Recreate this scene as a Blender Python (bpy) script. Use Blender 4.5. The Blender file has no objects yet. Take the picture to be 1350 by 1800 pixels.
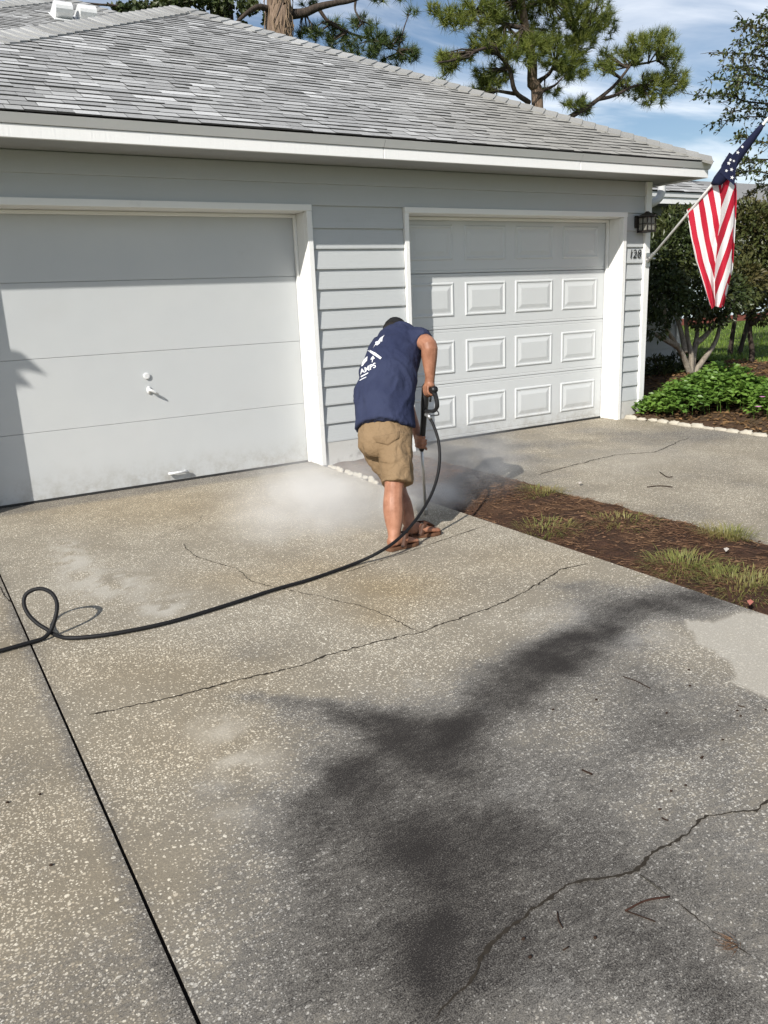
import bpy, bmesh, math, random
from mathutils import Vector, Matrix, noise as mnoise
from mathutils.bvhtree import BVHTree
random.seed(7)
sc = bpy.context.scene
COL = sc.collection

# ------------------------------------------------------------------ camera
CAM = Vector((-3.1901, -6.4198, 1.4332))
RT = Vector((0.85495422, -0.51712854, -0.04038991))
UP = Vector((0.16675745, 0.20029049, 0.96544066))
FW = Vector((0.49116721, 0.83214289, -0.25747424))
FOC = 1406.8
cd = bpy.data.cameras.new('camera')
cd.sensor_fit = 'VERTICAL'; cd.sensor_height = 36; cd.lens = FOC / 1800 * 36
cd.clip_start = 0.05; cd.clip_end = 2000
co = bpy.data.objects.new('camera', cd); COL.objects.link(co)
co.matrix_world = Matrix(((RT.x, UP.x, -FW.x, CAM.x), (RT.y, UP.y, -FW.y, CAM.y), (RT.z, UP.z, -FW.z, CAM.z), (0, 0, 0, 1)))
sc.camera = co

# ------------------------------------------------------------------ light
SUN_AZ = math.radians(59.5)      # from the wall normal towards the left
SUN_EL = math.radians(34.5)
to_sun = Vector((-math.sin(SUN_AZ) * math.cos(SUN_EL), -math.cos(SUN_AZ) * math.cos(SUN_EL), math.sin(SUN_EL)))
w = bpy.data.worlds.new('World'); sc.world = w; w.use_nodes = True
nt = w.node_tree; nt.nodes.clear()
wo = nt.nodes.new('ShaderNodeOutputWorld'); bg = nt.nodes.new('ShaderNodeBackground')
sky = nt.nodes.new('ShaderNodeTexSky'); sky.sky_type = 'NISHITA'; sky.sun_disc = False
sky.sun_elevation = SUN_EL
sky.sun_rotation = math.atan2(to_sun.x, to_sun.y)
sky.air_density = 1.0; sky.dust_density = 0.6; sky.ozone_density = 2.2
tc = nt.nodes.new('ShaderNodeTexCoord')
sep = nt.nodes.new('ShaderNodeSeparateXYZ'); nt.links.new(tc.outputs['Generated'], sep.inputs[0])
zadd = nt.nodes.new('ShaderNodeMath'); zadd.operation = 'ADD'; zadd.inputs[1].default_value = 0.12
nt.links.new(sep.outputs['Z'], zadd.inputs[0])
dx = nt.nodes.new('ShaderNodeMath'); dx.operation = 'DIVIDE'; dy = nt.nodes.new('ShaderNodeMath'); dy.operation = 'DIVIDE'
nt.links.new(sep.outputs['X'], dx.inputs[0]); nt.links.new(zadd.outputs[0], dx.inputs[1])
nt.links.new(sep.outputs['Y'], dy.inputs[0]); nt.links.new(zadd.outputs[0], dy.inputs[1])
cmb = nt.nodes.new('ShaderNodeCombineXYZ'); nt.links.new(dx.outputs[0], cmb.inputs[0]); nt.links.new(dy.outputs[0], cmb.inputs[1])
mp = nt.nodes.new('ShaderNodeMapping'); mp.inputs['Scale'].default_value = (0.55, 1.5, 1); mp.inputs['Rotation'].default_value = (0, 0, 0.5)
mp.inputs['Location'].default_value = (0.35, 0.1, 0)
nt.links.new(cmb.outputs[0], mp.inputs[0])
cn = nt.nodes.new('ShaderNodeTexNoise'); cn.inputs['Scale'].default_value = 1.1; cn.inputs['Detail'].default_value = 7
cn.inputs['Roughness'].default_value = 0.55; cn.inputs['Distortion'].default_value = 0.5
nt.links.new(mp.outputs[0], cn.inputs['Vector'])
cr = nt.nodes.new('ShaderNodeMapRange'); cr.inputs[1].default_value = 0.42; cr.inputs[2].default_value = 0.70
cr.inputs[3].default_value = 0.0; cr.inputs[4].default_value = 0.8; cr.interpolation_type = 'SMOOTHSTEP'
nt.links.new(cn.outputs['Fac'], cr.inputs[0])
cm = nt.nodes.new('ShaderNodeMix'); cm.data_type = 'RGBA'
nt.links.new(cr.outputs[0], cm.inputs[0]); nt.links.new(sky.outputs[0], cm.inputs[6])
cm.inputs[7].default_value = (12.8, 13.1, 13.6, 1)
nt.links.new(cm.outputs[2], bg.inputs[0]); bg.inputs[1].default_value = 0.083
nt.links.new(bg.outputs[0], wo.inputs[0])
sl = bpy.data.lights.new('sun', 'SUN'); sl.energy = 5.0; sl.angle = math.radians(0.53); sl.color = (1.0, 0.955, 0.885)
so = bpy.data.objects.new('sun', sl); COL.objects.link(so)
so.rotation_euler = to_sun.to_track_quat('Z', 'Y').to_euler()
sc.view_settings.view_transform = 'Standard'; sc.view_settings.look = 'None'
sc.view_settings.exposure = 0.26; sc.view_settings.gamma = 1.0
sc.view_settings.use_curve_mapping = False
sc.render.engine = 'CYCLES'
sc.cycles.use_denoising = True; sc.cycles.use_adaptive_sampling = True; sc.cycles.adaptive_threshold = 0.025
try: sc.cycles.denoiser = 'OPENIMAGEDENOISE'
except Exception: pass
sc.cycles.max_bounces = 7; sc.cycles.diffuse_bounces = 3; sc.cycles.glossy_bounces = 2; sc.cycles.transparent_max_bounces = 8; sc.cycles.volume_bounces = 5
sc.cycles.volume_step_rate = 1.0; sc.cycles.volume_max_steps = 128
sc.cycles.sample_clamp_indirect = 8

# ------------------------------------------------------------------ helpers
def ray(px, py): return FW + RT * ((px - 675) / FOC) - UP * ((py - 900) / FOC)
def A(px, py, d): return CAM + ray(px, py) * d
def G(px, py, z=0.0):
    d = ray(px, py); return CAM + d * ((z - CAM.z) / d.z)
def WY(px, py, y):
    d = ray(px, py); return CAM + d * ((y - CAM.y) / d.y)

class NT:
    """small node DSL"""
    def __init__(s, name):
        s.m = bpy.data.materials.new(name); s.m.use_nodes = True
        s.t = s.m.node_tree; s.t.nodes.clear()
        s.out = s.t.nodes.new('ShaderNodeOutputMaterial')
        s.b = s.t.nodes.new('ShaderNodeBsdfPrincipled'); s.t.links.new(s.b.outputs[0], s.out.inputs[0])
        s.co = s.t.nodes.new('ShaderNodeTexCoord').outputs['Object']
    def set(s, sock, v):
        if v is None: return
        if hasattr(v, 'is_linked'): s.t.links.new(v, sock)
        elif isinstance(v, (tuple, list)) and len(v) == 3 and sock.type == 'RGBA': sock.default_value = (*v, 1)
        else: sock.default_value = v
    def math(s, op, a, b=None, c=None, clamp=False):
        n = s.t.nodes.new('ShaderNodeMath'); n.operation = op; n.use_clamp = clamp
        s.set(n.inputs[0], a); s.set(n.inputs[1], b); s.set(n.inputs[2], c); return n.outputs[0]
    def mix(s, f, a, b, mode='MIX'):
        n = s.t.nodes.new('ShaderNodeMix'); n.data_type = 'RGBA'; n.blend_type = mode
        s.set(n.inputs[0], f); s.set(n.inputs[6], a); s.set(n.inputs[7], b); return n.outputs[2]
    def noise(s, scale, detail=4, rough=0.55, vec=None, dist=0.0, out='Fac'):
        n = s.t.nodes.new('ShaderNodeTexNoise'); s.set(n.inputs['Vector'], s.co if vec is None else vec)
        n.inputs['Scale'].default_value = scale; n.inputs['Detail'].default_value = detail
        n.inputs['Roughness'].default_value = rough; n.inputs['Distortion'].default_value = dist; return n.outputs[out]
    def vor(s, scale, vec=None, dims='3D', feature='F1'):
        n = s.t.nodes.new('ShaderNodeTexVoronoi'); n.voronoi_dimensions = dims; n.feature = feature
        s.set(n.inputs['Vector'], s.co if vec is None else vec); n.inputs['Scale'].default_value = scale; return n
    def mapv(s, scale=(1, 1, 1), rot=(0, 0, 0), loc=(0, 0, 0), vec=None):
        n = s.t.nodes.new('ShaderNodeMapping'); s.set(n.inputs[0], s.co if vec is None else vec)
        n.inputs['Scale'].default_value = scale; n.inputs['Rotation'].default_value = rot; n.inputs['Location'].default_value = loc
        return n.outputs[0]
    def mr(s, v, a, b, c=0.0, d=1.0, smooth=True):
        n = s.t.nodes.new('ShaderNodeMapRange'); n.interpolation_type = 'SMOOTHSTEP' if smooth else 'LINEAR'
        s.set(n.inputs[0], v); s.set(n.inputs[1], a); s.set(n.inputs[2], b); s.set(n.inputs[3], c); s.set(n.inputs[4], d); return n.outputs[0]
    def sepc(s, c):
        n = s.t.nodes.new('ShaderNodeSeparateColor'); s.t.links.new(c, n.inputs[0]); return n.outputs
    def sepx(s, c):
        n = s.t.nodes.new('ShaderNodeSeparateXYZ'); s.t.links.new(c, n.inputs[0]); return n.outputs
    def attr(s, name, out='Color'):
        n = s.t.nodes.new('ShaderNodeAttribute'); n.attribute_name = name; return n.outputs[out]
    def oinfo(s, out): return s.t.nodes.new('ShaderNodeObjectInfo').outputs[out]
    def bump(s, h, strength=0.3, dist=0.01, normal=None):
        n = s.t.nodes.new('ShaderNodeBump'); s.t.links.new(h, n.inputs['Height']); n.inputs['Strength'].default_value = strength
        n.inputs['Distance'].default_value = dist
        if normal is not None: s.t.links.new(normal, n.inputs['Normal'])
        s.t.links.new(n.outputs[0], s.b.inputs['Normal']); return n.outputs[0]
    def done(s, color, rough=0.6, spec=0.35, **kw):
        s.set(s.b.inputs['Base Color'], color); s.set(s.b.inputs['Roughness'], rough); s.set(s.b.inputs['Specular IOR Level'], spec)
        for k, v in kw.items(): s.set(s.b.inputs[k.replace('_', ' ')], v)
        return s.m

def tag(o, label=None, cat=None, group=None, kind=None):
    if label: o['label'] = label
    if cat: o['category'] = cat
    if group: o['group'] = group
    if kind: o['kind'] = kind
    return o
def empty(name, loc=(0, 0, 0), **kw):
    o = bpy.data.objects.new(name, None); COL.objects.link(o); o.location = loc; o.empty_display_size = 0.1
    return tag(o, **kw)
def link(name, me, parent=None, **kw):
    o = bpy.data.objects.new(name, me); COL.objects.link(o)
    if parent is not None:
        o.parent = parent; o.matrix_parent_inverse = Matrix.Translation(-parent_loc(parent))
    return tag(o, **kw)
def parent_loc(p):
    l = Vector(p.location)
    if p.parent is not None: l = l + p.matrix_parent_inverse.translation + parent_loc(p.parent)
    return l

class MB:
    def __init__(s): s.v = []; s.f = []; s.mi = []; s.attr = []
    def add(s, vs, fs, mi=0):
        o = len(s.v); s.v += [tuple(p) for p in vs]; s.f += [tuple(i + o for i in f) for f in fs]; s.mi += [mi] * len(fs); return s
    def box(s, a, b, mi=0):
        x0, y0, z0 = a; x1, y1, z1 = b
        return s.add([(x0, y0, z0), (x1, y0, z0), (x1, y1, z0), (x0, y1, z0), (x0, y0, z1), (x1, y0, z1), (x1, y1, z1), (x0, y1, z1)],
              [(0, 3, 2, 1), (4, 5, 6, 7), (0, 1, 5, 4), (1, 2, 6, 5), (2, 3, 7, 6), (3, 0, 4, 7)], mi)
    def prism_x(s, prof, x0, x1, mi=0):
        """profile of (y,z) points, extruded along x"""
        n = len(prof)
        vs = [(x0, y, z) for y, z in prof] + [(x1, y, z) for y, z in prof]
        fs = [(i, (i + 1) % n, (i + 1) % n + n, i + n) for i in range(n)] + [tuple(range(n - 1, -1, -1)), tuple(range(n, 2 * n))]
        return s.add(vs, fs, mi)
    def tube(s, pts, rads, seg=8, caps=True, mi=0):
        pts = [Vector(p) for p in pts]
        if not isinstance(rads, (list, tuple)): rads = [rads] * len(pts)
        o = len(s.v); prev = None; n = len(pts)
        for i, p in enumerate(pts):
            t = (pts[min(i + 1, n - 1)] - pts[max(i - 1, 0)])
            if t.length < 1e-9: t = Vector((0, 0, 1))
            t.normalize()
            if prev is None:
                ref = Vector((0, 0, 1)) if abs(t.z) < 0.9 else Vector((1, 0, 0)); a = t.cross(ref).normalized()
            else:
                a = prev - t * prev.dot(t); a = a.normalized() if a.length > 1e-6 else t.orthogonal().normalized()
            prev = a; b = t.cross(a)
            for k in range(seg):
                th = 2 * math.pi * k / seg; s.v.append(tuple(p + (a * math.cos(th) + b * math.sin(th)) * rads[i]))
        for i in range(n - 1):
            for k in range(seg):
                k2 = (k + 1) % seg; s.f.append((o + i * seg + k, o + i * seg + k2, o + (i + 1) * seg + k2, o + (i + 1) * seg + k)); s.mi.append(mi)
        if caps:
            s.f.append(tuple(o + k for k in range(seg - 1, -1, -1))); s.mi.append(mi)
            s.f.append(tuple(o + (n - 1) * seg + k for k in range(seg))); s.mi.append(mi)
        return s
    def loft(s, rings, seg=20, caps=True, mi=0):
        """rings: (center, axis_a, axis_b) with the axes scaled to radii"""
        o = len(s.v); n = len(rings)
        for c, a, b in rings:
            c = Vector(c); a = Vector(a); b = Vector(b)
            for k in range(seg):
                th = 2 * math.pi * k / seg; s.v.append(tuple(c + a * math.cos(th) + b * math.sin(th)))
        for i in range(n - 1):
            for k in range(seg):
                k2 = (k + 1) % seg; s.f.append((o + i * seg + k, o + i * seg + k2, o + (i + 1) * seg + k2, o + (i + 1) * seg + k)); s.mi.append(mi)
        if caps:
            s.f.append(tuple(o + k for k in range(seg - 1, -1, -1))); s.mi.append(mi)
            s.f.append(tuple(o + (n - 1) * seg + k for k in range(seg))); s.mi.append(mi)
        return s
    def ball(s, c, r, seg=12, rings=8, M=None, mi=0):
        c = Vector(c); o = len(s.v)
        if not isinstance(r, (list, tuple)): r = (r, r, r)
        for i in range(rings + 1):
            ph = math.pi * i / rings
            for k in range(seg):
                th = 2 * math.pi * k / seg
                q = Vector((r[0] * math.sin(ph) * math.cos(th), r[1] * math.sin(ph) * math.sin(th), r[2] * math.cos(ph)))
                if M is not None: q = M @ q
                s.v.append(tuple(c + q))
        for i in range(rings):
            for k in range(seg):
                k2 = (k + 1) % seg; s.f.append((o + i * seg + k, o + (i + 1) * seg + k, o + (i + 1) * seg + k2, o + i * seg + k2)); s.mi.append(mi)
        return s
    def mesh(s, name, mats, smooth=False, recalc=False):
        me = bpy.data.meshes.new(name); me.from_pydata(s.v, [], s.f)
        for m in (mats if isinstance(mats, (list, tuple)) else [mats]): me.materials.append(m)
        if len(set(s.mi)) > 1: me.polygons.foreach_set('material_index', s.mi)
        if recalc:
            bm = bmesh.new(); bm.from_mesh(me); bmesh.ops.remove_doubles(bm, verts=bm.verts, dist=1e-6)
            bmesh.ops.recalc_face_normals(bm, faces=bm.faces); bm.to_mesh(me); bm.free()
        if smooth: me.polygons.foreach_set('use_smooth', [True] * len(me.polygons))
        me.update(); return me
    def tabmesh(s, name, mats):
        s.mi = [0 if i % 4 == 0 else 1 for i in range(len(s.f))]; return s.mesh(name, mats)
    def build(s, name, mats, parent=None, smooth=False, recalc=False, **kw):
        return link(name, s.mesh(name, mats, smooth, recalc), parent, **kw)

def apply_mods(o):
    dg = bpy.context.evaluated_depsgraph_get(); ev = o.evaluated_get(dg)
    me = bpy.data.meshes.new_from_object(ev); old = o.data
    o.modifiers.clear(); o.data = me; return o
def remesh(o, voxel, smooth_it=4, sub=False):
    m = o.modifiers.new('r', 'REMESH'); m.mode = 'VOXEL'; m.voxel_size = voxel; m.use_smooth_shade = True
    if smooth_it:
        k = o.modifiers.new('s', 'SMOOTH'); k.factor = 0.5; k.iterations = smooth_it
    mats = [x for x in o.data.materials]
    apply_mods(o)
    o.data.materials.clear()
    for x in mats: o.data.materials.append(x)
    o.data.polygons.foreach_set('use_smooth', [True] * len(o.data.polygons))
    return o
def bevel(o, width=0.004, seg=1):
    b = o.modifiers.new('bevel', 'BEVEL'); b.width = width; b.segments = seg; b.limit_method = 'ANGLE'; b.angle_limit = 0.6
    return o
def smoothstep(a, b, x):
    t = max(0.0, min(1.0, (x - a) / (b - a))); return t * t * (3 - 2 * t)
def fbm(p, oct=4):
    s = 0; a = 0.5
    for _ in range(oct): s += a * mnoise.noise(p); p = p * 2.03 + Vector((3.1, 1.7, 5.3)); a *= 0.5
    return s

# ------------------------------------------------------------------ materials
def concrete_mat(name, warm=1.0):
    s = NT(name)
    st = s.sepc(s.attr('tone')); dirt, pale, wet = st[0], st[1], st[2]  # first channel darkens the slab, second pales it, third warms it
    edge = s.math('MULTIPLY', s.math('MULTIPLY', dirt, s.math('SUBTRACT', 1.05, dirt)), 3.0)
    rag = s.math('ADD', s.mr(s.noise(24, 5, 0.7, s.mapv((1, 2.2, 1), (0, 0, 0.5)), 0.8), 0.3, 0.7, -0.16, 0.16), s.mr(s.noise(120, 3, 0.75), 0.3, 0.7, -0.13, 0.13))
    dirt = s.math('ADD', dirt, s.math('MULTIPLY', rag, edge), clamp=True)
    wob = s.noise(60, 2, vec=None, out='Color')
    v = s.mix(0.012, s.co, wob, 'ADD')
    big = s.noise(1.3, 5, 0.6); mid = s.noise(7, 5, 0.6); fine = s.noise(160, 3, 0.7); grain = s.noise(420, 2, 0.8)
    base = s.mix(s.mr(big, 0.3, 0.7), (0.245, 0.208, 0.150), (0.29, 0.255, 0.198))
    base = s.mix(s.mr(mid, 0.35, 0.75, 0, 0.5), base, (0.19, 0.165, 0.125))
    base = s.mix(s.mr(fine, 0.3, 0.75, 0, 0.6), base, (0.13, 0.115, 0.09))
    base = s.mix(s.mr(grain, 0.35, 0.7, 0, 0.35), base, (0.46, 0.43, 0.36))
    cover = s.mr(s.noise(2.1, 3, 0.6), 0.32, 0.64, 0.28, 1.0)
    hgt = s.math('MULTIPLY', fine, 0.35)
    mask = None
    for sc_, thr, rr, seed in ((60, 0.36, 0.35, 0.0), (92, 0.46, 0.37, 3.3), (140, 0.48, 0.39, 7.7)):
        vo = s.vor(sc_, s.mapv((1, 1, 0), (0, 0, seed), (seed, seed * 2, 0), v), '2D')
        c = s.sepc(vo.outputs['Color'])
        keep = s.math('GREATER_THAN', c[0], s.math('SUBTRACT', 1.0, s.math('MULTIPLY', cover, thr)))
        rad = s.math('MULTIPLY_ADD', c[1], rr * 0.6, rr * 0.45)
        m = s.math('MULTIPLY', keep, s.mr(s.math('SUBTRACT', rad, vo.outputs['Distance']), 0.0, 0.08))
        m = s.math('MULTIPLY', m, s.mr(s.math('ADD', dirt, s.math('MULTIPLY', s.math('SUBTRACT', c[1], 0.5), 0.5)), 0.35, 1.0, 1.0, 0.08))
        m = s.math('MULTIPLY', m, s.math('SUBTRACT', 1.0, s.math('MULTIPLY', pale, 0.75)))
        scol = s.mix(c[2], (0.42, 0.36, 0.27), (0.80, 0.75, 0.63))
        base = s.mix(m, base, scol)
        if sc_ == 60: hgt = s.math('ADD', hgt, s.math('MULTIPLY', s.mr(vo.outputs['Distance'], 0.1, 0.45, 1.0, 0.0), 0.10))
    pale_c = s.mix(mid, (0.46, 0.43, 0.37), (0.60, 0.575, 0.52))
    base = s.mix(s.math('MULTIPLY', pale, s.mr(fine, 0.2, 0.8, 0.9, 0.5)), base, pale_c)
    base = s.mix(s.math('MULTIPLY', wet, 0.75), base, s.mix(1.0, base, (0.92, 0.78, 0.55), 'MULTIPLY'))
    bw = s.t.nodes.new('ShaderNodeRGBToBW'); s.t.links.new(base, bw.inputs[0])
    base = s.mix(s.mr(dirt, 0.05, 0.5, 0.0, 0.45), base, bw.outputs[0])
    # near-black tone over the dark marks: rough-edged and speckled
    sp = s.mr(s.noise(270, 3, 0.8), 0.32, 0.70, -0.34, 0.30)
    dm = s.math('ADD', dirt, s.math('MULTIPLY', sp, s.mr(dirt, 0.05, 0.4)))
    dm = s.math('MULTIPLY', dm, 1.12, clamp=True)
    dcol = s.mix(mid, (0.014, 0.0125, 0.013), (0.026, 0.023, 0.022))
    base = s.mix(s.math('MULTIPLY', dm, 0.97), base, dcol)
    # surface relief and gloss
    s.bump(hgt, 0.55, 0.006)
    rough = s.mr(dm, 0.0, 1.0, 0.80, 0.70)
    return s.done(base, rough, s.mr(dm, 0, 1, 0.28, 0.04))
M = {}
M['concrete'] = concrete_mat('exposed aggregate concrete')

def paint(name, col, col2, rough=0.55, grain=(2, 60, 90), gs=0.15, dirt=0.25, dirtcol=(0.25, 0.23, 0.19), wave=0.0, splash=False):
    s = NT(name)
    n1 = s.noise(1.2, 4); g = s.noise(1.0, 4, 0.6, s.mapv(grain)); d = s.noise(4.5, 6, 0.7)
    c = s.mix(n1, col, col2)
    c = s.mix(s.mr(d, 0.58, 0.85, 0, dirt), c, dirtcol)
    c = s.mix(s.mr(g, 0.55, 0.8, 0, dirt * 0.5), c, dirtcol)
    if splash:
        pz = s.sepx(s.t.nodes.new('ShaderNodeNewGeometry').outputs['Position'])[2]; c = s.mix(s.math('MULTIPLY', s.mr(pz, 0.0, 0.30, 1.0, 0.0), s.mr(s.noise(9, 5, .75), .35, .75, 0.05, .6)), c, (0.26, 0.235, 0.19))
    s.bump(s.math('ADD', g, s.math('MULTIPLY', s.noise(2.2, 2), wave)), gs, 0.004)
    return s.done(c, s.mr(d, 0.3, 0.8, rough - 0.08, rough + 0.1), 0.35)
M['siding'] = paint('grey lap siding paint', (0.435, 0.456, 0.462), (0.485, 0.502, 0.505), 0.6, (3, 60, 120), 0.45, 0.16, (0.33, 0.34, 0.33))
M['white'] = paint('white trim paint', (0.75, 0.75, 0.73), (0.80, 0.80, 0.78), 0.5, (3, 50, 60), 0.25, 0.20)
M['white_rough'] = paint('rough sawn white fascia', (0.74, 0.74, 0.73), (0.80, 0.80, 0.79), 0.65, (55, 40, 4), 0.6, 0.25, (0.45, 0.45, 0.44))
M['door'] = paint('white garage door enamel', (0.53, 0.55, 0.555), (0.575, 0.59, 0.59), 0.42, (1.2, 40, 1.2), 0.08, 0.16, (0.42, 0.40, 0.35), 8.0, True)
M['flushdoor'] = paint('pale grey painted flush door', (0.45, 0.472, 0.485), (0.55, 0.56, 0.555), 0.5, (1.0, 20, 1.6), 0.10, 0.30, (0.42, 0.41, 0.38), 14.0, True)
M['drip'] = paint('grey drip edge', (0.58, 0.59, 0.59), (0.63, 0.635, 0.63), 0.45, (2, 30, 30), 0.1, 0.15, (0.3, 0.3, 0.29))
M['soffit'] = paint('grey soffit paint', (0.30, 0.31, 0.31), (0.35, 0.355, 0.35), 0.6, (4, 30, 30), 0.2, 0.2, (0.2, 0.2, 0.19))
M['rubber'] = NT('black seal rubber').done((0.03, 0.03, 0.03), 0.6)
def plain(name, col, rough=0.5, spec=0.4, metal=0.0, nz=0.25, scale=25):
    s = NT(name); n = s.noise(scale, 4)
    c2 = tuple(x * (1 - nz) for x in col)
    s.bump(n, 0.15, 0.003)
    return s.done(s.mix(n, col, c2), rough, spec, Metallic=metal)
M['steel'] = plain('brushed steel', (0.55, 0.55, 0.54), 0.35, 0.5, 0.9)
M['white_plastic'] = plain('white plastic', (0.75, 0.76, 0.76), 0.4)
M['black_plastic'] = plain('black plastic', (0.016, 0.016, 0.017), 0.42, 0.4)
M['hose'] = plain('black rubber hose', (0.010, 0.010, 0.011), 0.6, 0.25)
M['lantern'] = plain('dark bronze lantern', (0.035, 0.030, 0.026), 0.5, 0.4, 0.4)
s = NT('lantern glass'); M['glass'] = s.done((0.34, 0.33, 0.29), 0.25, 0.5, Transmission_Weight=0.35, IOR=1.4)
M['numeral'] = plain('black house numeral', (0.02, 0.02, 0.02), 0.4)
M['crack'] = plain('dark crack fill', (0.05, 0.042, 0.033), 0.95, 0.1, 0, 0.6, 60)
M['joint'] = plain('black joint filler', (0.012, 0.011, 0.010), 0.95, 0.1, 0, 0.5, 60)
M['foundation'] = paint('peeling painted foundation', (0.62, 0.62, 0.60), (0.40, 0.39, 0.36), 0.8, (12, 12, 12), 0.7, 0.9, (0.12, 0.11, 0.10))
M['edging'] = paint('old white concrete edging', (0.40, 0.365, 0.295), (0.52, 0.485, 0.41), 0.85, (20, 20, 20), 0.8, 0.6, (0.2, 0.17, 0.13))

def shingle_mat(name, single):
    s = NT(name)
    c = s.oinfo('Color') if single else s.attr('shade')
    co = s.t.nodes.new('ShaderNodeNewGeometry').outputs['Position']
    g = s.noise(170, 3, 0.8, co); g2 = s.noise(38, 3, 0.6, co); big = s.noise(0.9, 4, 0.6, co)
    c = s.mix(s.mr(g, 0.3, 0.7, 0, 0.45), c, s.mix(1.0, c, (0.5, 0.5, 0.5), 'MULTIPLY'))
    c = s.mix(s.mr(g2, 0.5, 0.8, 0, 0.4), c, (0.45, 0.45, 0.44))
    c = s.mix(s.mr(big, 0.5, 0.8, 0, 0.3), c, (0.22, 0.21, 0.185))
    s.bump(g, 0.6, 0.004)
    return s.done(c, 0.92, 0.15)
M['shingle'] = shingle_mat('asphalt shingle', True)
M['shingle_mass'] = shingle_mat('asphalt shingle field', False)
M['butt'] = plain('dark shingle butt edge', (0.075, 0.075, 0.075), 0.95, 0.05)
M['deck'] = plain('roof underlay', (0.05, 0.05, 0.05), 0.9, 0.1)

def ground_mat(name, cols, scale, bump=0.8):
    s = NT(name); n = s.noise(scale, 6, 0.7); n2 = s.noise(scale * 7, 4, 0.7); n3 = s.noise(scale * 0.2, 3)
    c = s.mix(s.mr(n, 0.3, 0.7), cols[0], cols[1]); c = s.mix(s.mr(n2, 0.35, 0.75, 0, 0.8), c, cols[2]); c = s.mix(s.mr(n3, 0.45, 0.7, 0, 0.5), c, cols[3])
    s.bump(s.math('ADD', n, n2), bump, 0.03)
    return s.done(c, 0.95, 0.1)
M['grass_ground'] = ground_mat('lawn ground', ((0.06, 0.10, 0.025), (0.10, 0.14, 0.03), (0.04, 0.06, 0.02), (0.12, 0.12, 0.05)), 3)
M['soil'] = ground_mat('dark damp soil', ((0.050, 0.032, 0.023), (0.105, 0.055, 0.036), (0.028, 0.021, 0.017), (0.15, 0.085, 0.05)), 9)
M['mulch'] = ground_mat('leaf litter mulch', ((0.09, 0.055, 0.035), (0.16, 0.10, 0.06), (0.04, 0.027, 0.02), (0.13, 0.10, 0.06)), 11)

def leaf_mat(name, c1, c2, c3, trans=0.25, rough=0.5, spec=0.4):
    s = NT(name); rnd = s.attr('shade', 'Fac')
    co = s.t.nodes.new('ShaderNodeNewGeometry').outputs['Position']
    n = s.noise(2.5, 3, 0.5, co)
    c = s.mix(s.mr(rnd, 0, 1, smooth=False), c1, c2); c = s.mix(s.mr(n, 0.4, 0.7, 0, 0.7), c, c3)
    m = s.done(c, rough, spec)
    tr = s.t.nodes.new('ShaderNodeBsdfTranslucent'); s.t.links.new(c, tr.inputs[0])
    ms = s.t.nodes.new('ShaderNodeMixShader'); ms.inputs[0].default_value = trans
    s.t.links.new(s.b.outputs[0], ms.inputs[1]); s.t.links.new(tr.outputs[0], ms.inputs[2]); s.t.links.new(ms.outputs[0], s.out.inputs[0])
    return m
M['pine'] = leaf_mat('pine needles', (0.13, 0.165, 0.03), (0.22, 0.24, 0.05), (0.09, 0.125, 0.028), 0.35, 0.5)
M['pine_dark'] = leaf_mat('dark pine needles', (0.05, 0.08, 0.022), (0.085, 0.12, 0.03), (0.04, 0.06, 0.02), 0.25, 0.5)  # deeper needle green for the two rearmost pines
M['bushleaf'] = leaf_mat('dark glossy bush leaf', (0.026, 0.042, 0.014), (0.055, 0.075, 0.022), (0.07, 0.075, 0.022), 0.12, 0.42)
M['bushleaf2'] = leaf_mat('olive bush leaf', (0.04, 0.055, 0.016), (0.085, 0.095, 0.028), (0.10, 0.075, 0.03), 0.15, 0.45)
M['myrtle'] = leaf_mat('small tree leaf', (0.05, 0.08, 0.025), (0.11, 0.135, 0.04), (0.12, 0.085, 0.04), 0.3, 0.4)
M['cover'] = leaf_mat('bright ground cover leaf', (0.10, 0.19, 0.03), (0.17, 0.28, 0.05), (0.07, 0.15, 0.028), 0.25, 0.45)
M['weed'] = leaf_mat('weed grass blade', (0.13, 0.155, 0.035), (0.26, 0.25, 0.075), (0.30, 0.23, 0.10), 0.25, 0.55)
M['grass'] = leaf_mat('lawn grass blade', (0.13, 0.21, 0.03), (0.20, 0.28, 0.045), (0.10, 0.17, 0.03), 0.3, 0.5)
M['litter'] = leaf_mat('brown pine litter', (0.085, 0.048, 0.030), (0.24, 0.145, 0.085), (0.14, 0.075, 0.045), 0.1, 0.8, 0.1)
M['litter_leaf'] = leaf_mat('dry fallen leaf', (0.13, 0.075, 0.035), (0.28, 0.17, 0.08), (0.20, 0.12, 0.06), 0.15, 0.8, 0.1)
def bark_mat(name, c1, c2, sc_=(14, 14, 3)):
    s = NT(name); n = s.noise(1.0, 6, 0.7, s.mapv(sc_)); s.bump(n, 1.0, 0.03)
    return s.done(s.mix(s.mr(n, 0.3, 0.7), c1, c2), 0.9, 0.15)
M['bark'] = bark_mat('pine bark', (0.10, 0.07, 0.05), (0.26, 0.19, 0.14))
M['bark_dark'] = bark_mat('dark branch bark', (0.035, 0.028, 0.024), (0.085, 0.066, 0.052))
M['bark_grey'] = bark_mat('pale grey bush bark', (0.17, 0.145, 0.115), (0.36, 0.315, 0.255), (20, 20, 5))
M['vine'] = plain('dry vine stems', (0.30, 0.22, 0.15), 0.9, 0.1, 0, 0.5)

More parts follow.
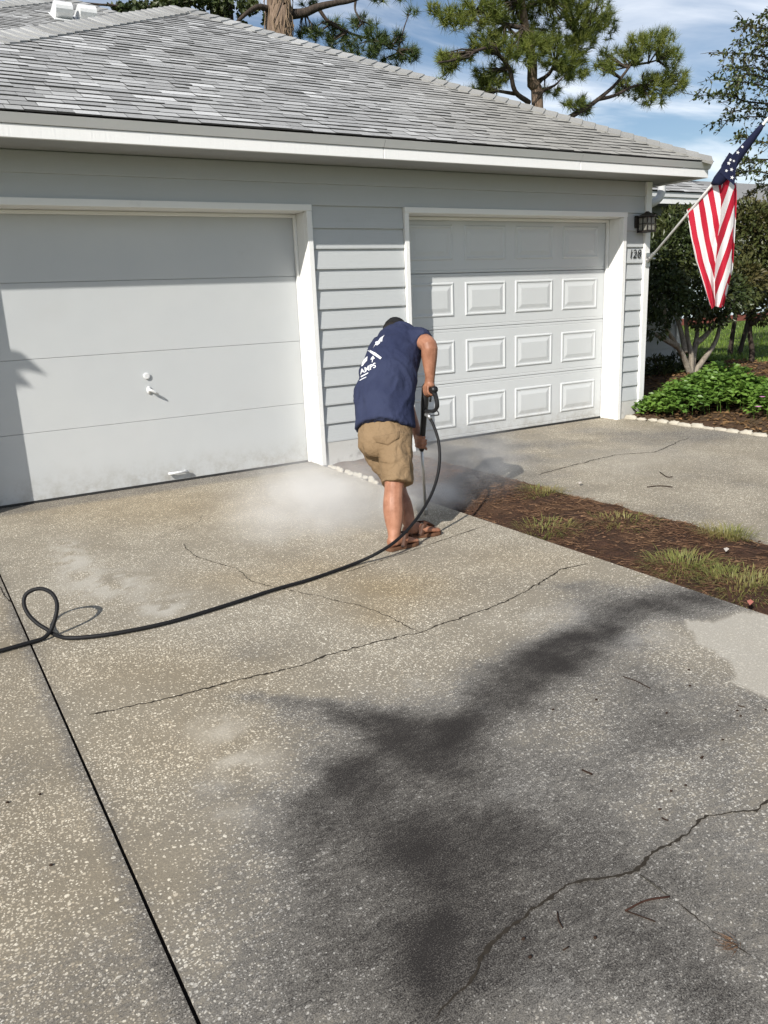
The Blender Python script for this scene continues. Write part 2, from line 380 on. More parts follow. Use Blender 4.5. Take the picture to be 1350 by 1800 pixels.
# ------------------------------------------------------------------ ground and paving
# stain marks on the paving: (cx, cy, ax, ay, bx, by, strength) in metres, an ellipse per mark
def blob(px, py, rx, ry, k, rot=0.0):
    c = G(px, py); cr_, sr_ = math.cos(math.radians(rot)), math.sin(math.radians(rot))
    a = G(px + rx * cr_, py + rx * sr_) - c; b = G(px - ry * sr_, py + ry * cr_) - c
    det = a.x * b.y - a.y * b.x
    return (c.x, c.y, b.y / det, -b.x / det, -a.y / det, a.x / det, k)
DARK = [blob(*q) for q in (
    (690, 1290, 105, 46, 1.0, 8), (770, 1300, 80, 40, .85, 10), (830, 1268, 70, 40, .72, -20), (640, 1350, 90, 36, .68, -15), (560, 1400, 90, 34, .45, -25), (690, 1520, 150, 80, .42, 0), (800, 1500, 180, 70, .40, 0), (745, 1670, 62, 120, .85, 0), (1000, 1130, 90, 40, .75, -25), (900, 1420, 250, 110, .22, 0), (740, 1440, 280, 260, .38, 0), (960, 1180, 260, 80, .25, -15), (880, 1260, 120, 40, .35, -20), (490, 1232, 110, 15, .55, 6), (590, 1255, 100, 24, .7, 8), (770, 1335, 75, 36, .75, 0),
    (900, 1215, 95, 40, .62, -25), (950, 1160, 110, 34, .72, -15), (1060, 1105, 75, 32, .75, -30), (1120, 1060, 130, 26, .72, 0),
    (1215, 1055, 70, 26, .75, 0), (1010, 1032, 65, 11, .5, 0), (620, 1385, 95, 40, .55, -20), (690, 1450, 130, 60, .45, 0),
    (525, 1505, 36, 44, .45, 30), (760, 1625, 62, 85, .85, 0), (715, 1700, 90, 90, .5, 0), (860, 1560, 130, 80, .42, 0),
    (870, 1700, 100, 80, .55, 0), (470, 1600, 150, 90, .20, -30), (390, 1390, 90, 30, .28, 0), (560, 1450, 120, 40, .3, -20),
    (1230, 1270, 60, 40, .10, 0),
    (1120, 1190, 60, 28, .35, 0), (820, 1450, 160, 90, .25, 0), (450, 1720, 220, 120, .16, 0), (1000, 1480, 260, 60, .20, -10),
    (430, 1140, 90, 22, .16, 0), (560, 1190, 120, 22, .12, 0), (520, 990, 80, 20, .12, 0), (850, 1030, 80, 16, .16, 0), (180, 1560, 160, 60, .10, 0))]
GREYED = [blob(*q) for q in ((1050, 1330, 260, 130, .7, -20), (1150, 1480, 330, 170, .75, 0), (1200, 1700, 380, 200, .85, 0), (850, 1600, 260, 200, .8, 0), (620, 1700, 240, 160, .7, 0), (700, 1420, 190, 110, .7, 0), (1250, 1250, 200, 70, .7, 0), (950, 1190, 220, 70, .5, -20), (480, 1560, 150, 110, .4, 0), (400, 1780, 200, 80, .45, 0), (1180, 1060, 160, 36, .6, 0), (560, 1290, 150, 40, .3, 10), (450, 1140, 120, 26, .25, 0), (250, 1450, 120, 60, .2, 0))]  # broad grey darkening, strongest at the near right of the slab
PALE = [blob(*q) for q in (
    (385, 1285, 50, 26, 1.0), (440, 1335, 50, 26, .95), (412, 1432, 42, 16, .75), (350, 1378, 34, 16, .6), (130, 985, 36, 22, .95), (190, 1025, 75, 26, 1.0),
    (290, 1070, 50, 26, .9), (120, 960, 30, 14, .6), (730, 1210, 90, 16, .3), (1130, 1120, 70, 22, .55), (1010, 1085, 110, 26, .45), (1180, 1210, 60, 22, .3),
    (830, 1245, 60, 16, .35), (900, 1400, 60, 26, .3), (950, 1730, 50, 26, .4), (1330, 1500, 60, 40, .2))]
WARM = [blob(*q) for q in ((690, 1035, 110, 34, .9), (560, 1000, 110, 26, .5), (420, 1020, 130, 22, .45), (660, 1080, 60, 26, .6), (300, 890, 320, 40, .6), (250, 1180, 260, 60, .4), (330, 1300, 200, 80, .4), (900, 985, 150, 30, .35), (100, 1500, 300, 200, .35))]
DRYPOLY = [G(x, y) for x, y in ((1206, 1090), (1222, 1128), (1262, 1150), (1292, 1170), (1284, 1196), (1345, 1228), (1440, 1250), (1440, 1070), (1350, 1078), (1300, 1076), (1262, 1092))]
def sumblobs(L, x, y):
    t = 0
    for cx, cy, a, b, c, d, k in L:
        X = x - cx; Y = y - cy; u = a * X + b * Y; v = c * X + d * Y; r2 = u * u + v * v
        if r2 < 9:
            e = k * math.exp(-1.0 * r2); t = 1 - (1 - t) * (1 - min(e, .97))
    return t
def inpoly(P, x, y):
    r = False; j = len(P) - 1
    for i in range(len(P)):
        if (P[i].y > y) != (P[j].y > y) and x < (P[j].x - P[i].x) * (y - P[i].y) / (P[j].y - P[i].y) + P[i].x: r = not r
        j = i
    return r
def slab(name, x0, x1, ys, step, tone, z=0.0, thick=0.12, **kw):
    """ys: (near, far) - fine grid with stain marks, sides closed"""
    y0, y1 = ys; nx = max(2, int((x1 - x0) / step)); ny = max(2, int((y1 - y0) / step))
    vs = []; cols = []; fs = []
    for j in range(ny + 1):
        for i in range(nx + 1):
            x = x0 + (x1 - x0) * i / nx; y = y0 + (y1 - y0) * j / ny
            vs.append((x, y, z)); cols.append(tone(x, y))
    for j in range(ny):
        for i in range(nx):
            a = j * (nx + 1) + i; fs.append((a, a + 1, a + nx + 2, a + nx + 1))
    border = [i for i in range(nx + 1)] + [(j + 1) * (nx + 1) + nx for j in range(ny)] + [ny * (nx + 1) + nx - 1 - i for i in range(nx)] + [(ny - 1 - j) * (nx + 1) for j in range(ny - 1)]
    o = len(vs)
    for b in border: vs.append((vs[b][0], vs[b][1], z - thick)); cols.append((0.9, 0, 0))
    n = len(border)
    for k in range(n): fs.append((border[k], o + k, o + (k + 1) % n, border[(k + 1) % n]))
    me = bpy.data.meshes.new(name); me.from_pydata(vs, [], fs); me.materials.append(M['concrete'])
    at = me.color_attributes.new('tone', 'FLOAT_COLOR', 'POINT')
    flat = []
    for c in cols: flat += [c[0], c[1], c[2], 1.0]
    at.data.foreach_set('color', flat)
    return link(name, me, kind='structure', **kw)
def tone_main(x, y):
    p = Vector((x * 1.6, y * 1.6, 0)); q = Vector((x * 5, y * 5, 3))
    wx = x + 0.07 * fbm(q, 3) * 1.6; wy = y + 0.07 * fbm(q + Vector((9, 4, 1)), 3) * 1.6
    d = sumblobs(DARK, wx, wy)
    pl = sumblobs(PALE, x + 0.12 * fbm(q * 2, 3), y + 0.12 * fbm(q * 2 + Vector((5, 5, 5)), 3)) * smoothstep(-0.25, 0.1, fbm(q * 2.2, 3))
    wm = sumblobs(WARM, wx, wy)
    d = max(0, d * (0.94 + 0.45 * fbm(q * 1.3, 4)) + 0.16 * fbm(p, 3)); d = min(0.98, 0.42 * d + 0.62 * d ** 1.8); g = sumblobs(GREYED, wx, wy) * (0.8 + 0.9 * fbm(q * .8, 3)); d = max(d, 0) + max(0, 1 - d) * 0.72 * g
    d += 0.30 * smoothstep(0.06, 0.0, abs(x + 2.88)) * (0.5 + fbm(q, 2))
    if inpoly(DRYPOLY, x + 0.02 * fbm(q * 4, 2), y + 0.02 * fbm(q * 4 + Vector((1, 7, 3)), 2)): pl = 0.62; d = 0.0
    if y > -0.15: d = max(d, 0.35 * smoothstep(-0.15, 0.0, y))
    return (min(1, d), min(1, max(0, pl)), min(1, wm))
def stain_left(x, y):
    q = Vector((x * 3, y * 3, 8)); d = 0.10 + 0.25 * fbm(q, 3) + 0.3 * smoothstep(0.06, 0.0, abs(x + 2.88))
    d += 0.22 * smoothstep(-4.2, -5.2, y)
    return (max(0, min(1, d)), max(0, 0.4 * fbm(q * 2, 3)), 0.30)
def stain_right(x, y):
    q = Vector((x * 1.8, y * 1.8, 2)); d = 0.03 + 0.5 * fbm(q, 4)
    d += 0.5 * smoothstep(-1.6, -0.4, y) * smoothstep(3.4, 1.2, x) * (0.7 + fbm(q * 2, 2)) + 0.28 * math.exp(-((x - 3.3) ** 2 / .5 + (y + 1.2) ** 2 / .25))
    d += 0.30 * smoothstep(1.5, 0.9, x) * smoothstep(-2.6, -1.2, y)
    pl = 0.35 * math.exp(-((x - 2.2) ** 2 / .6 + (y + 1.6) ** 2 / .3)) + 0.2 * fbm(q * 2, 3)
    return (max(0, min(1, d)), max(0, min(1, pl)), 0.1)

gm = MB().add([(-400, -400, -0.09), (400, -400, -0.09), (400, 400, -0.09), (-400, 400, -0.09)], [(0, 1, 2, 3)])
gm.build('ground', M['grass_ground'], kind='structure')
slab('driveway', -2.875, -0.05, (-9.0, 0.24), 0.03, tone_main)
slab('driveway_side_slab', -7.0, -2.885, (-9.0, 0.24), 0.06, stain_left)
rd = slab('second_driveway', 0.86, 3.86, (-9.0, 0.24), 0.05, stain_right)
MB().box((-2.8852, -9, -0.08), (-2.8748, 0.2, -0.008)).build('joint_strip', M['joint'], kind='structure')
drive = bpy.data.objects['driveway']
# soil strip between the two driveways
def strip(name, x0, x1, y0, y1, nx, ny, zf, mat):
    vs = []; fs = []
    for j in range(ny + 1):
        for i in range(nx + 1):
            x = x0 + (x1 - x0) * i / nx; y = y0 + (y1 - y0) * j / ny; vs.append((x, y, zf(x, y)))
    for j in range(ny):
        for i in range(nx):
            a = j * (nx + 1) + i; fs.append((a, a + 1, a + nx + 2, a + nx + 1))
    m = MB().add(vs, fs); return m.build(name, mat, None, True, kind='structure')
def soil_z(x, y):
    e = min(x + 0.05, 0.86 - x); return -0.035 + 0.034 * smoothstep(0.5, 0.82, x) + 0.035 * smoothstep(0, 0.25, e) + 0.03 * fbm(Vector((x * 5, y * 5, 0)), 4)
strip('soil_strip', -0.052, 0.862, -9.0, 0.0, 30, 240, soil_z, M['soil'])
def bed_z(x, y):
    r = smoothstep(3.86, 6.0, x); return 0.03 + 0.22 * r + 0.04 * fbm(Vector((x * 2, y * 2, 5)), 4) - 0.05 * smoothstep(3.95, 3.86, x)
strip('planting_bed', 3.86, 8.3, -2.4, 1.98, 70, 70, bed_z, M['mulch'])
strip('lawn', 8.3, 30, -6, 22, 40, 40, lambda x, y: 0.235 + 0.03 * fbm(Vector((x * 0.7, y * 0.7, 0)), 2), M['grass_ground'])

# cracks: narrow jagged fills, a few mm proud of nothing - laid as thin strips on the paving
def crack(pts, wid, parent, amp=0.03, z=0.002, name='crack'):
    P = [Vector((p[0], p[1], 0)) for p in pts]; out = []
    for a, b in zip(P[:-1], P[1:]):
        n = max(2, int((b - a).length / 0.011)); d = (b - a).normalized(); nn = Vector((-d.y, d.x, 0))
        for k in range(n):
            t = k / n; q = a.lerp(b, t); out.append(q + nn * (amp * fbm(q * 6 + Vector((wid * 999, 0, 0)), 4) + 0.35 * amp * fbm(q * 38, 3) + 0.005 * (random.random() - .5)))
    out.append(P[-1]); vs = []; fs = []
    for i, q in enumerate(out):
        d = (out[min(i + 1, len(out) - 1)] - out[max(i - 1, 0)]).normalized(); nn = Vector((-d.y, d.x, 0))
        ww = 0.85 * wid * (0.35 + 1.3 * random.random() ** 2 + 0.8 * max(0, fbm(q * 14, 2) * 2)) * smoothstep(-1, 5, min(i, len(out) - 1 - i))
        vs += [tuple(q + nn * ww + Vector((0, 0, z))), tuple(q - nn * ww + Vector((0, 0, z)))]
    for i in range(len(out) - 1): fs.append((2 * i, 2 * i + 1, 2 * i + 3, 2 * i + 2))
    return MB().add(vs, fs).build(name, M['crack'], parent)
def gp(*L): return [G(x, y)[:2] for x, y in L]
crack(gp((150, 1258), (270, 1232), (400, 1200), (530, 1170), (600, 1145), (690, 1122), (735, 1112), (800, 1090), (880, 1062), (940, 1030), (985, 1000), (1040, 990)), 0.0045, drive, 0.035)
crack(gp((320, 955), (345, 980), (415, 1000), (440, 1022), (500, 1036), (580, 1052), (650, 1070), (700, 1092), (738, 1112)), 0.0028, drive, 0.03)
crack(gp((755, 1800), (790, 1765), (830, 1720), (850, 1680), (925, 1608), (960, 1580), (1010, 1552), (1120, 1530), (1150, 1500), (1205, 1468), (1240, 1435), (1330, 1427), (1360, 1400)), 0.0042, drive, 0.02)
crack(gp((1125, 1537), (1180, 1578), (1260, 1640), (1350, 1700)), 0.0014, drive, 0.01)
crack(gp((285, 942), (300, 938), (350, 918), (355, 902)), 0.0015, drive, 0.02)
crack(gp((600, 1009), (700, 976), (860, 922)), 0.0028, drive, 0.0)
crack(gp((945, 835), (1000, 820), (1080, 800), (1150, 795), (1210, 770)), 0.006, rd, 0.05)
crack(gp((0, 1030), (8, 1048), (20, 1060)), 0.004, drive, 0.0)

# ------------------------------------------------------------------ the house
house = empty('house', (0, 0, 0), label='pale grey lap-sided house with two white garage doors and grey shingle hip roof', cat='house')
LX0, LX1 = -2.84, -0.05        # clear openings
RX0, RX1 = 0.968, 3.69
HEAD = 2.165
WXL, WXR = -3.42, 4.09
wl = MB()
for a, b in ((WXL, LX0 - 0.05), (LX1 + 0.05, RX0 - 0.048), (RX1 + 0.055, WXR)):
    wl.box((a, 0.02, 0.0), (b, 0.20, 2.56))
wl.box((LX0 - 0.05, 0.02, HEAD + 0.055), (LX1 + 0.05, 0.20, 2.56)); wl.box((RX0 - 0.048, 0.02, HEAD + 0.055), (RX1 + 0.055, 0.20, 2.56))
wl.box((WXR - 0.1, 0.2, 0), (WXR, 1.9, 2.56)); wl.box((WXL, 0.2, 0), (WXL + 0.1, 3.0, 2.56))
wl.box((WXR - 0.1, 1.9, 0.0), (7.0, 2.1, 2.56)); wl.box((6.9, 2.1, 0), (7.0, 14, 2.56)); wl.box((WXL, 14, 0), (7.0, 14.1, 2.56))
wl.box((WXL - 3.4, 3.0, 0), (WXL + 0.1, 3.1, 2.56)); wl.box((WXL - 3.5, 3.0, 0), (WXL - 3.4, 14, 2.56))
wl.box((WXL + 0.1, 0.55, 0.0), (WXR - 0.1, 0.60, 2.5))
wl.build('wall', M['siding'], house)
for a, b in ((0.0, RX0 - 0.048), (RX1 + 0.056, WXR), (WXL, LX0 - 0.05)):
    MB().box((a, -0.012, -0.05), (b, 0.02, 0.205)).build('foundation', M['foundation'], house)
lapm = {}
def lap(x0, x1, z0, z1, y=0.0, parent=house):
    key = (round(x1 - x0, 3), round(z1 - z0, 3))
    if key not in lapm:
        L, h = key
        lapm[key] = MB().prism_x([(0.02, -0.012), (-0.016, -0.012), (-0.016, -0.002), (0.004, h + 0.004), (0.02, h + 0.004)], 0, L).mesh('siding_board', M['siding'], recalc=True)
    o = link('siding_board', lapm[key], parent); o.location = (x0, y, z0); return o
E0 = 0.21; EX = 2.0 / 12
for k in range(12):
    z = E0 + EX * k
    lap(0.002, RX0 - 0.05, z, z + EX); lap(RX1 + 0.057, WXR - 0.06, z, z + EX)
    lap(WXL, LX0 - 0.055, z, z + EX)
lap(WXL, WXR - 0.06, 2.225, 2.395); lap(WXL, WXR - 0.06, 2.395, 2.525)
for k in range(14):
    z = 0.22 + 0.165 * k; lap(WXR + 0.005, 6.93, z, z + 0.165, 1.88)
# trims
def trim(name, a, b, mat='white', bev=0.004):
    o = MB().box(a, b).build(name, M[mat], house); return bevel(o, bev) if bev else o
trim('corner_trim', (WXR - 0.062, -0.034, 0.14), (WXR + 0.022, 0.0, 2.53))
trim('corner_trim', (WXR + 0.0005, 0.002, 0.14), (WXR + 0.024, 0.09, 2.53))
trim('corner_trim', (6.92, 1.845, 0.15), (7.02, 1.88, 2.53))
# openings: casing, jambs with stops
def frame(x0, x1, cl, cr, ct):
    f = empty('door_frame'); f.parent = house
    t = lambda n, a, b: bevel(MB().box(a, b).build(n, M['white'], f), 0.004)
    t('casing', (x0 - cl, -0.036, -0.005), (x0, 0.02, HEAD)); t('casing', (x1, -0.036, -0.005), (x1 + cr, 0.02, HEAD))
    t('casing', (x0 - cl, -0.040, HEAD), (x1 + cr, 0.02, HEAD + ct))
    t('jamb', (x0 - 0.03, 0.021, 0), (x0 + 0.002, 0.26, HEAD - 0.002)); t('jamb', (x1 - 0.002, 0.021, 0), (x1 + 0.03, 0.26, HEAD - 0.002))
    t('jamb', (x0 + 0.003, 0.0215, HEAD - 0.004), (x1 - 0.003, 0.26, HEAD + 0.03))
    t('stop', (x0 + 0.003, 0.165, 0.004), (x0 + 0.028, 0.196, HEAD - 0.006)); t('stop', (x1 - 0.028, 0.165, 0.004), (x1 - 0.003, 0.196, HEAD - 0.006))
    t('stop', (x0 + 0.029, 0.166, HEAD - 0.034), (x1 - 0.029, 0.196, HEAD - 0.006))
    return f
frame(LX0, LX1, 0.05, 0.05, 0.052); frame(RX0, RX1, 0.046, 0.053, 0.05)
# left flush door of four sections
ld = empty('garage_door'); ld.parent = house; ld['label'] = 'flush pale grey garage door with lock and lift handle'
secz = [0.018, 0.545, 1.098, 1.652, 2.155]
for a, b in zip(secz[:-1], secz[1:]):
    bevel(MB().box((LX0 + 0.004, 0.2, a + 0.0012), (LX1 - 0.004, 0.24, b - 0.0012)).build('section', M['flushdoor'], ld), 0.002)
MB().box((LX0 + 0.004, 0.198, 0.002), (LX1 - 0.004, 0.232, 0.019)).build('bottom_seal', M['rubber'], ld)
lk = MB(); lk.loft([((-1.465, 0.2, 0.905), (0.026, 0, 0), (0, 0, 0.026)), ((-1.465, 0.186, 0.905), (0.026, 0, 0), (0, 0, 0.026)), ((-1.465, 0.183, 0.905), (0.018, 0, 0), (0, 0, 0.018))], 20)
lk.build('lock', M['white_plastic'], ld, recalc=True)
hd = MB(); hd.loft([((-1.458, 0.2, 0.79), (0.02, 0, 0), (0, 0, 0.032)), ((-1.458, 0.19, 0.79), (0.02, 0, 0), (0, 0, 0.032))], 18)
hd.tube([(-1.458, 0.2, 0.795), (-1.458, 0.155, 0.795)], 0.011, 10); hd.tube([(-1.472, 0.158, 0.80), (-1.45, 0.15, 0.79), (-1.42, 0.15, 0.772), (-1.398, 0.153, 0.755)], [0.009, 0.012, 0.010, 0.006], 10)
hd.build('turn_handle', M['white_plastic'], ld, smooth=True)
ph = MB(); ph.tube([(-1.365, 0.2, 0.085), (-1.365, 0.168, 0.085)], 0.011, 8); ph.tube([(-1.235, 0.2, 0.085), (-1.235, 0.168, 0.085)], 0.011, 8)
ph.tube([(-1.385, 0.168, 0.085), (-1.215, 0.168, 0.085)], 0.011, 10)
ph.build('lift_handle', M['white_plastic'], ld, smooth=True)
# right door: four sections, raised panels
rdoor = empty('garage_door'); rdoor.parent = house; rdoor['label'] = 'white garage door of four sections with sixteen raised panels'
secz = [0.018, 0.578, 1.115, 1.645, 2.155]
for a, b in zip(secz[:-1], secz[1:]):
    q = MB(); x0, x1 = RX0 + 0.004, RX1 - 0.004
    q.prism_x([(0.24, a + 0.002), (0.206, a + 0.002), (0.2, a + 0.006), (0.2, a + 0.026), (0.203, a + 0.030), (0.2, a + 0.034), (0.2, b - 0.034), (0.203, b - 0.030), (0.2, b - 0.026), (0.2, b - 0.006), (0.206, b - 0.002), (0.24, b - 0.002)], x0, x1)
    q.build('section', M['door'], rdoor, recalc=True)
PW, PH = 0.515, 0.325
pm = MB(); prof = [(0.0, 0.0), (0.010, 0.010), (0.020, 0.010), (0.030, 0.0025), (0.044, 0.0025), (0.080, 0.0105)]
vs = []
for d, h in prof: vs += [(d, -h, d), (PW - d, -h, d), (PW - d, -h, PH - d), (d, -h, PH - d)]
fs = []
for i in range(len(prof) - 1):
    for k in range(4): fs.append((i * 4 + k, i * 4 + (k + 1) % 4, i * 4 + 4 + (k + 1) % 4, i * 4 + 4 + k))
fs.append(tuple((len(prof) - 1) * 4 + k for k in range(4)))
pme = MB().add(vs, fs).mesh('raised_panel', M['door'])
for zz in (0.132, 0.68, 1.235, 1.765):
    for xx in (1.098, 1.752, 2.392, 3.042):
        o = link('raised_panel', pme, rdoor); o.location = (xx, 0.1995, zz)
MB().box((RX0 + 0.004, 0.198, 0.002), (RX1 - 0.004, 0.232, 0.019)).build('bottom_seal', M['rubber'], rdoor)

# eaves
EY, EZ, EXR, EXL = -0.5, 2.67, 4.46, -3.80
PITCH = 0.5
SOF = 2.535
sf = MB(); sf.box((EXL + 0.02, EY + 0.045, SOF), (EXR - 0.03, -0.001, SOF + 0.012)); sf.box((WXR + 0.03, 0.0, SOF + 0.001), (EXR - 0.03, 1.45, SOF + 0.013)); sf.box((EXR - 0.03, 1.475, SOF), (7.38, 1.878, SOF + 0.012))
sf.box((7.03, 1.88, SOF), (7.38, 14, SOF + 0.012)); sf.box((EXL + 0.02, 0.0, SOF + 0.001), (WXL - 0.002, 3.0, SOF + 0.013))
sf.build('soffit', M['soffit'], house)
for a, b in ((EXL + 0.03, 0.452), (0.456, 2.61), (2.614, EXR - 0.045)):
    bevel(MB().box((a, EY + 0.022, 2.52), (b, EY + 0.045, 2.602)).build('fascia_board', M['white_rough'], house), 0.003)
    MB().prism_x([(EY + 0.024, 2.604), (EY + 0.012, 2.606), (EY - 0.018, 2.662), (EY + 0.024, 2.664)], a - (0.0 if a > -3 else 0.03), b + (0.035 if b > 4 else 0), 0).build('drip_board', M['drip'], house, recalc=True)
# right eave going back and the set-back main house eave
MB().box((EXR - 0.045, EY + 0.023, 2.52), (EXR - 0.022, 1.42, 2.602)).build('fascia_board', M['white_rough'], house)
MB().box((EXR - 0.022, EY + 0.024, 2.603), (EXR - 0.004, 1.42, 2.663)).build('drip_board', M['drip'], house)
MB().box((EXL + 0.006, EY + 0.023, 2.52), (EXL + 0.029, 3.0, 2.602)).build('fascia_board', M['white_rough'], house)
MB().box((EXR - 0.02, 1.45, 2.52), (7.36, 1.473, 2.602)).build('fascia_board', M['white_rough'], house)
MB().box((EXR - 0.003, 1.43, 2.603), (7.40, 1.452, 2.664)).build('drip_board', M['drip'], house)
MB().box((7.36, 1.474, 2.52), (7.384, 14, 2.602)).build('fascia_board', M['white_rough'], house)

# roof
HALF = (EXR - EXL) / 2; RIDX = (EXR + EXL) / 2; APEXY = EY + HALF; APEXZ = EZ + PITCH * HALF
MY, MXL, MXR = 1.43, -7.2, 7.42; MHALF = (MXR - MXL) / 2; MX = (MXL + MXR) / 2; MAY = MY + MHALF; MAZ = EZ + PITCH * MHALF
dk = MB()
c1, c2, ap = (EXL, EY, EZ), (EXR, EY, EZ), (RIDX, APEXY, APEXZ)
bz = lambda x, y, z: (x, y, z)
yb = 7.0
dk.add([c1, c2, ap, (EXR, yb, EZ), (EXL, yb, EZ), (RIDX, yb, APEXZ)], [(0, 1, 2), (1, 3, 5, 2), (4, 0, 2, 5), ])
m1, m2, ma = (MXL, MY, EZ - 0.004), (MXR, MY, EZ - 0.004), (MX, MAY, MAZ)
dk.add([m1, m2, ma, (MXR, 15, EZ), (MXL, 15, EZ), (MX, 15, MAZ)], [(0, 1, 2), (1, 3, 5, 2), (4, 0, 2, 5), (3, 4, 5)])
roof = dk.build('roof', M['deck'], house)
SN = Vector((0, -PITCH, 1)).normalized(); SV = Vector((0, 1, PITCH)).normalized(); SU = Vector((1, 0, 0))
def shade(x, y, main=True):
    t = smoothstep(0.2, 2.6, x - 0.35 * (y + .5)) if main else 0.1
    r = random.random()
    if r < 0.14: L = random.uniform(0.50, 0.62)
    elif r < 0.62: L = random.uniform(0.37, 0.46)
    else: L = random.uniform(0.30, 0.37)
    c1_ = Vector((L * 0.99, L * 1.0, L * 1.0)); L2 = random.uniform(0.30, 0.38); c2_ = Vector((L2 * 1.03, L2, L2 * 0.92))
    return c1_.lerp(c2_, t)
EXPO = 0.105
def course_tabs(ex0, ex1, ey, ez, nv, main):
    """quads in (u, v) slope coordinates for one triangular slope"""
    out = []; half = (ex1 - ex0) / 2; cosv = SV.y
    for c in range(nv):
        v0 = c * EXPO; v1 = v0 + EXPO; d0 = v0 * cosv; d1 = v1 * cosv
        xa0, xb0, xa1, xb1 = ex0 + d0, ex1 - d0, ex0 + d1, ex1 - d1
        if xb1 - xa1 < 0.05: break
        x = xa0 - random.uniform(0, 0.2); 
        while x < xb0:
            wd = random.choice((0.11, 0.14, 0.17, 0.20, 0.23, 0.27)); x2 = x + wd; g = 0.0015
            ql = [max(x + g, xa0), min(x2 - g, xb0), min(x2 - g, xb1), max(x + g, xa1)]
            if ql[1] - ql[0] > 0.03 and ql[2] - ql[3] > -0.02:
                if ql[2] < ql[3]: ql[2] = ql[3] = (ql[2] + ql[3]) / 2
                out.append((ql, v0, ey, ez, wd, abs(ql[1] - ql[0] - wd + 2 * g) < 1e-4 and abs(ql[2] - ql[3] - wd + 2 * g) < 1e-4))
            x = x2
    return out
def tab_geo(ql, v0, ey, ez, lift):
    o = Vector((0, ey, ez)); P = lambda u, v, n: o + SU * u + SV * v + SN * n
    a, b, c, d = ql; v1 = v0 + EXPO + 0.012
    t0 = 0.008 + lift; t1 = 0.003
    return [P(a, v0, t0), P(b, v0, t0), P(c, v1, t1), P(d, v1, t1), P(a, v0, 0.001), P(b, v0, 0.001)], [(0, 1, 2, 3), (4, 5, 1, 0), (4, 0, 3), (1, 5, 2)]
tabs = course_tabs(EXL, EXR, EY - 0.02, EZ, 46, True)
def tabc(t): 
    ql, v0, ey, ez = t[:4]; return Vector((sum(ql) / 4, ey + SV.y * (v0 + .07), ez + SV.z * (v0 + .07)))
def inview(p):
    d = p - CAM; z = d.dot(FW); return z > 0 and -20 < 675 + FOC * d.dot(RT) / z < 1370 and 900 - FOC * d.dot(UP) / z > -20
full = sorted([t for t in tabs if t[5] and inview(tabc(t))], key=lambda t: (tabc(t) - CAM).length)[:300]
fid = set(id(t) for t in full)
unit = {}
for t in full:
    ql, v0, ey, ez, wd, _ = t
    lf = random.choice((0, 0.003, 0.006)); wk = (wd, lf)
    if wk not in unit:
        vs, fs = tab_geo([0.0015, wd - 0.0015, wd - 0.0015, 0.0015], 0, 0, 0, lf)
        unit[wk] = MB().add(vs, fs).tabmesh('shingle', [M['shingle'], M['butt']])
    o = link('shingle', unit[wk], roof); p = Vector((ql[0] - 0.0015, ey, ez)) + SV * v0
    o.location = p + SN * random.uniform(0, 0.003)
    cc = shade(p.x, p.y); o.color = (*cc, 1)
mass = MB(); sh = []
def addmass(t, main):
    vs, fs = tab_geo(*t[:4], random.choice((0, .001, .003, .005, .007))); mass.add(vs, fs); c = tabc(t); cc = shade(c.x, c.y, main); sh.extend([cc] * len(vs))
for t in tabs:
    if id(t) not in fid: addmass(t, True)
for t in course_tabs(MXL, MXR, MY - 0.02, EZ, 82, False):
    c = tabc(t)
    if inview(c) and not (abs(c.x - RIDX) < HALF - 0.3 and c.y < 4.0): addmass(t, False)
me = mass.tabmesh('shingle_field', [M['shingle_mass'], M['butt']])
at = me.color_attributes.new('shade', 'FLOAT_COLOR', 'POINT'); fl = []
for c in sh: fl += [c.x, c.y, c.z, 1]
at.data.foreach_set('color', fl)
o = link('shingle_field', me, roof); o['kind'] = 'stuff'
# hip caps
def hip_caps(p0, p1, inward, n, skip=lambda p: False):
    p0 = Vector(p0); p1 = Vector(p1); ax = (p1 - p0).normalized(); L = (p1 - p0).length
    nf = SN; ns = Vector((inward, 0, 0)); ns = Vector((-inward * -PITCH, 0, 1)).normalized()
    df = ax.cross(nf); df = df if df.y < 0 or (df.x * inward) > 0 else -df     # direction lying in the front slope
    if df.dot(Vector((inward, -1, 0))) < 0: df = -df
    ds = ax.cross(ns); 
    if ds.dot(Vector((-inward, 1, 0))) < 0: ds = -ds
    upn = (nf + ns).normalized(); ex = L / n
    def cap(a, b, la, lb):
        return [a + upn * la, a + df * 0.15 + nf * la, b + df * 0.15 + nf * lb, b + upn * lb, a + ds * 0.15 + ns * la, b + ds * 0.15 + ns * lb,
                a + upn * 0.004, a + df * 0.15 + nf * 0.004, a + ds * 0.15 + ns * 0.004, b + df * 0.15 + nf * .002]
    fsx = [(0, 3, 2, 1), (0, 4, 5, 3), (0, 1, 7, 6), (0, 6, 8, 4), (1, 2, 9, 7)]
    me = MB().add(cap(Vector(), ax * (ex + 0.03), 0.034, 0.020), fsx).mesh('hip_cap', M['shingle'])
    for k in range(n):
        a = p0 + ax * ex * k
        if skip(a): continue
        o = link('hip_cap', me, roof); o.location = a
        cc = shade(a.x, a.y) * 0.5 + Vector((0.31, 0.31, 0.30)) * 0.5; o.color = (*cc, 1)
hip_caps((EXR, EY, EZ), ap, -1, 44)
hip_caps((EXL, EY, EZ), ap, 1, 44, lambda a: not inview(a))
hip_caps(m1, ma, 1, 70, lambda a: not inview(a))
hip_caps(m2, ma, -1, 70, lambda a: (not inview(a)) or a.y < 6.5)
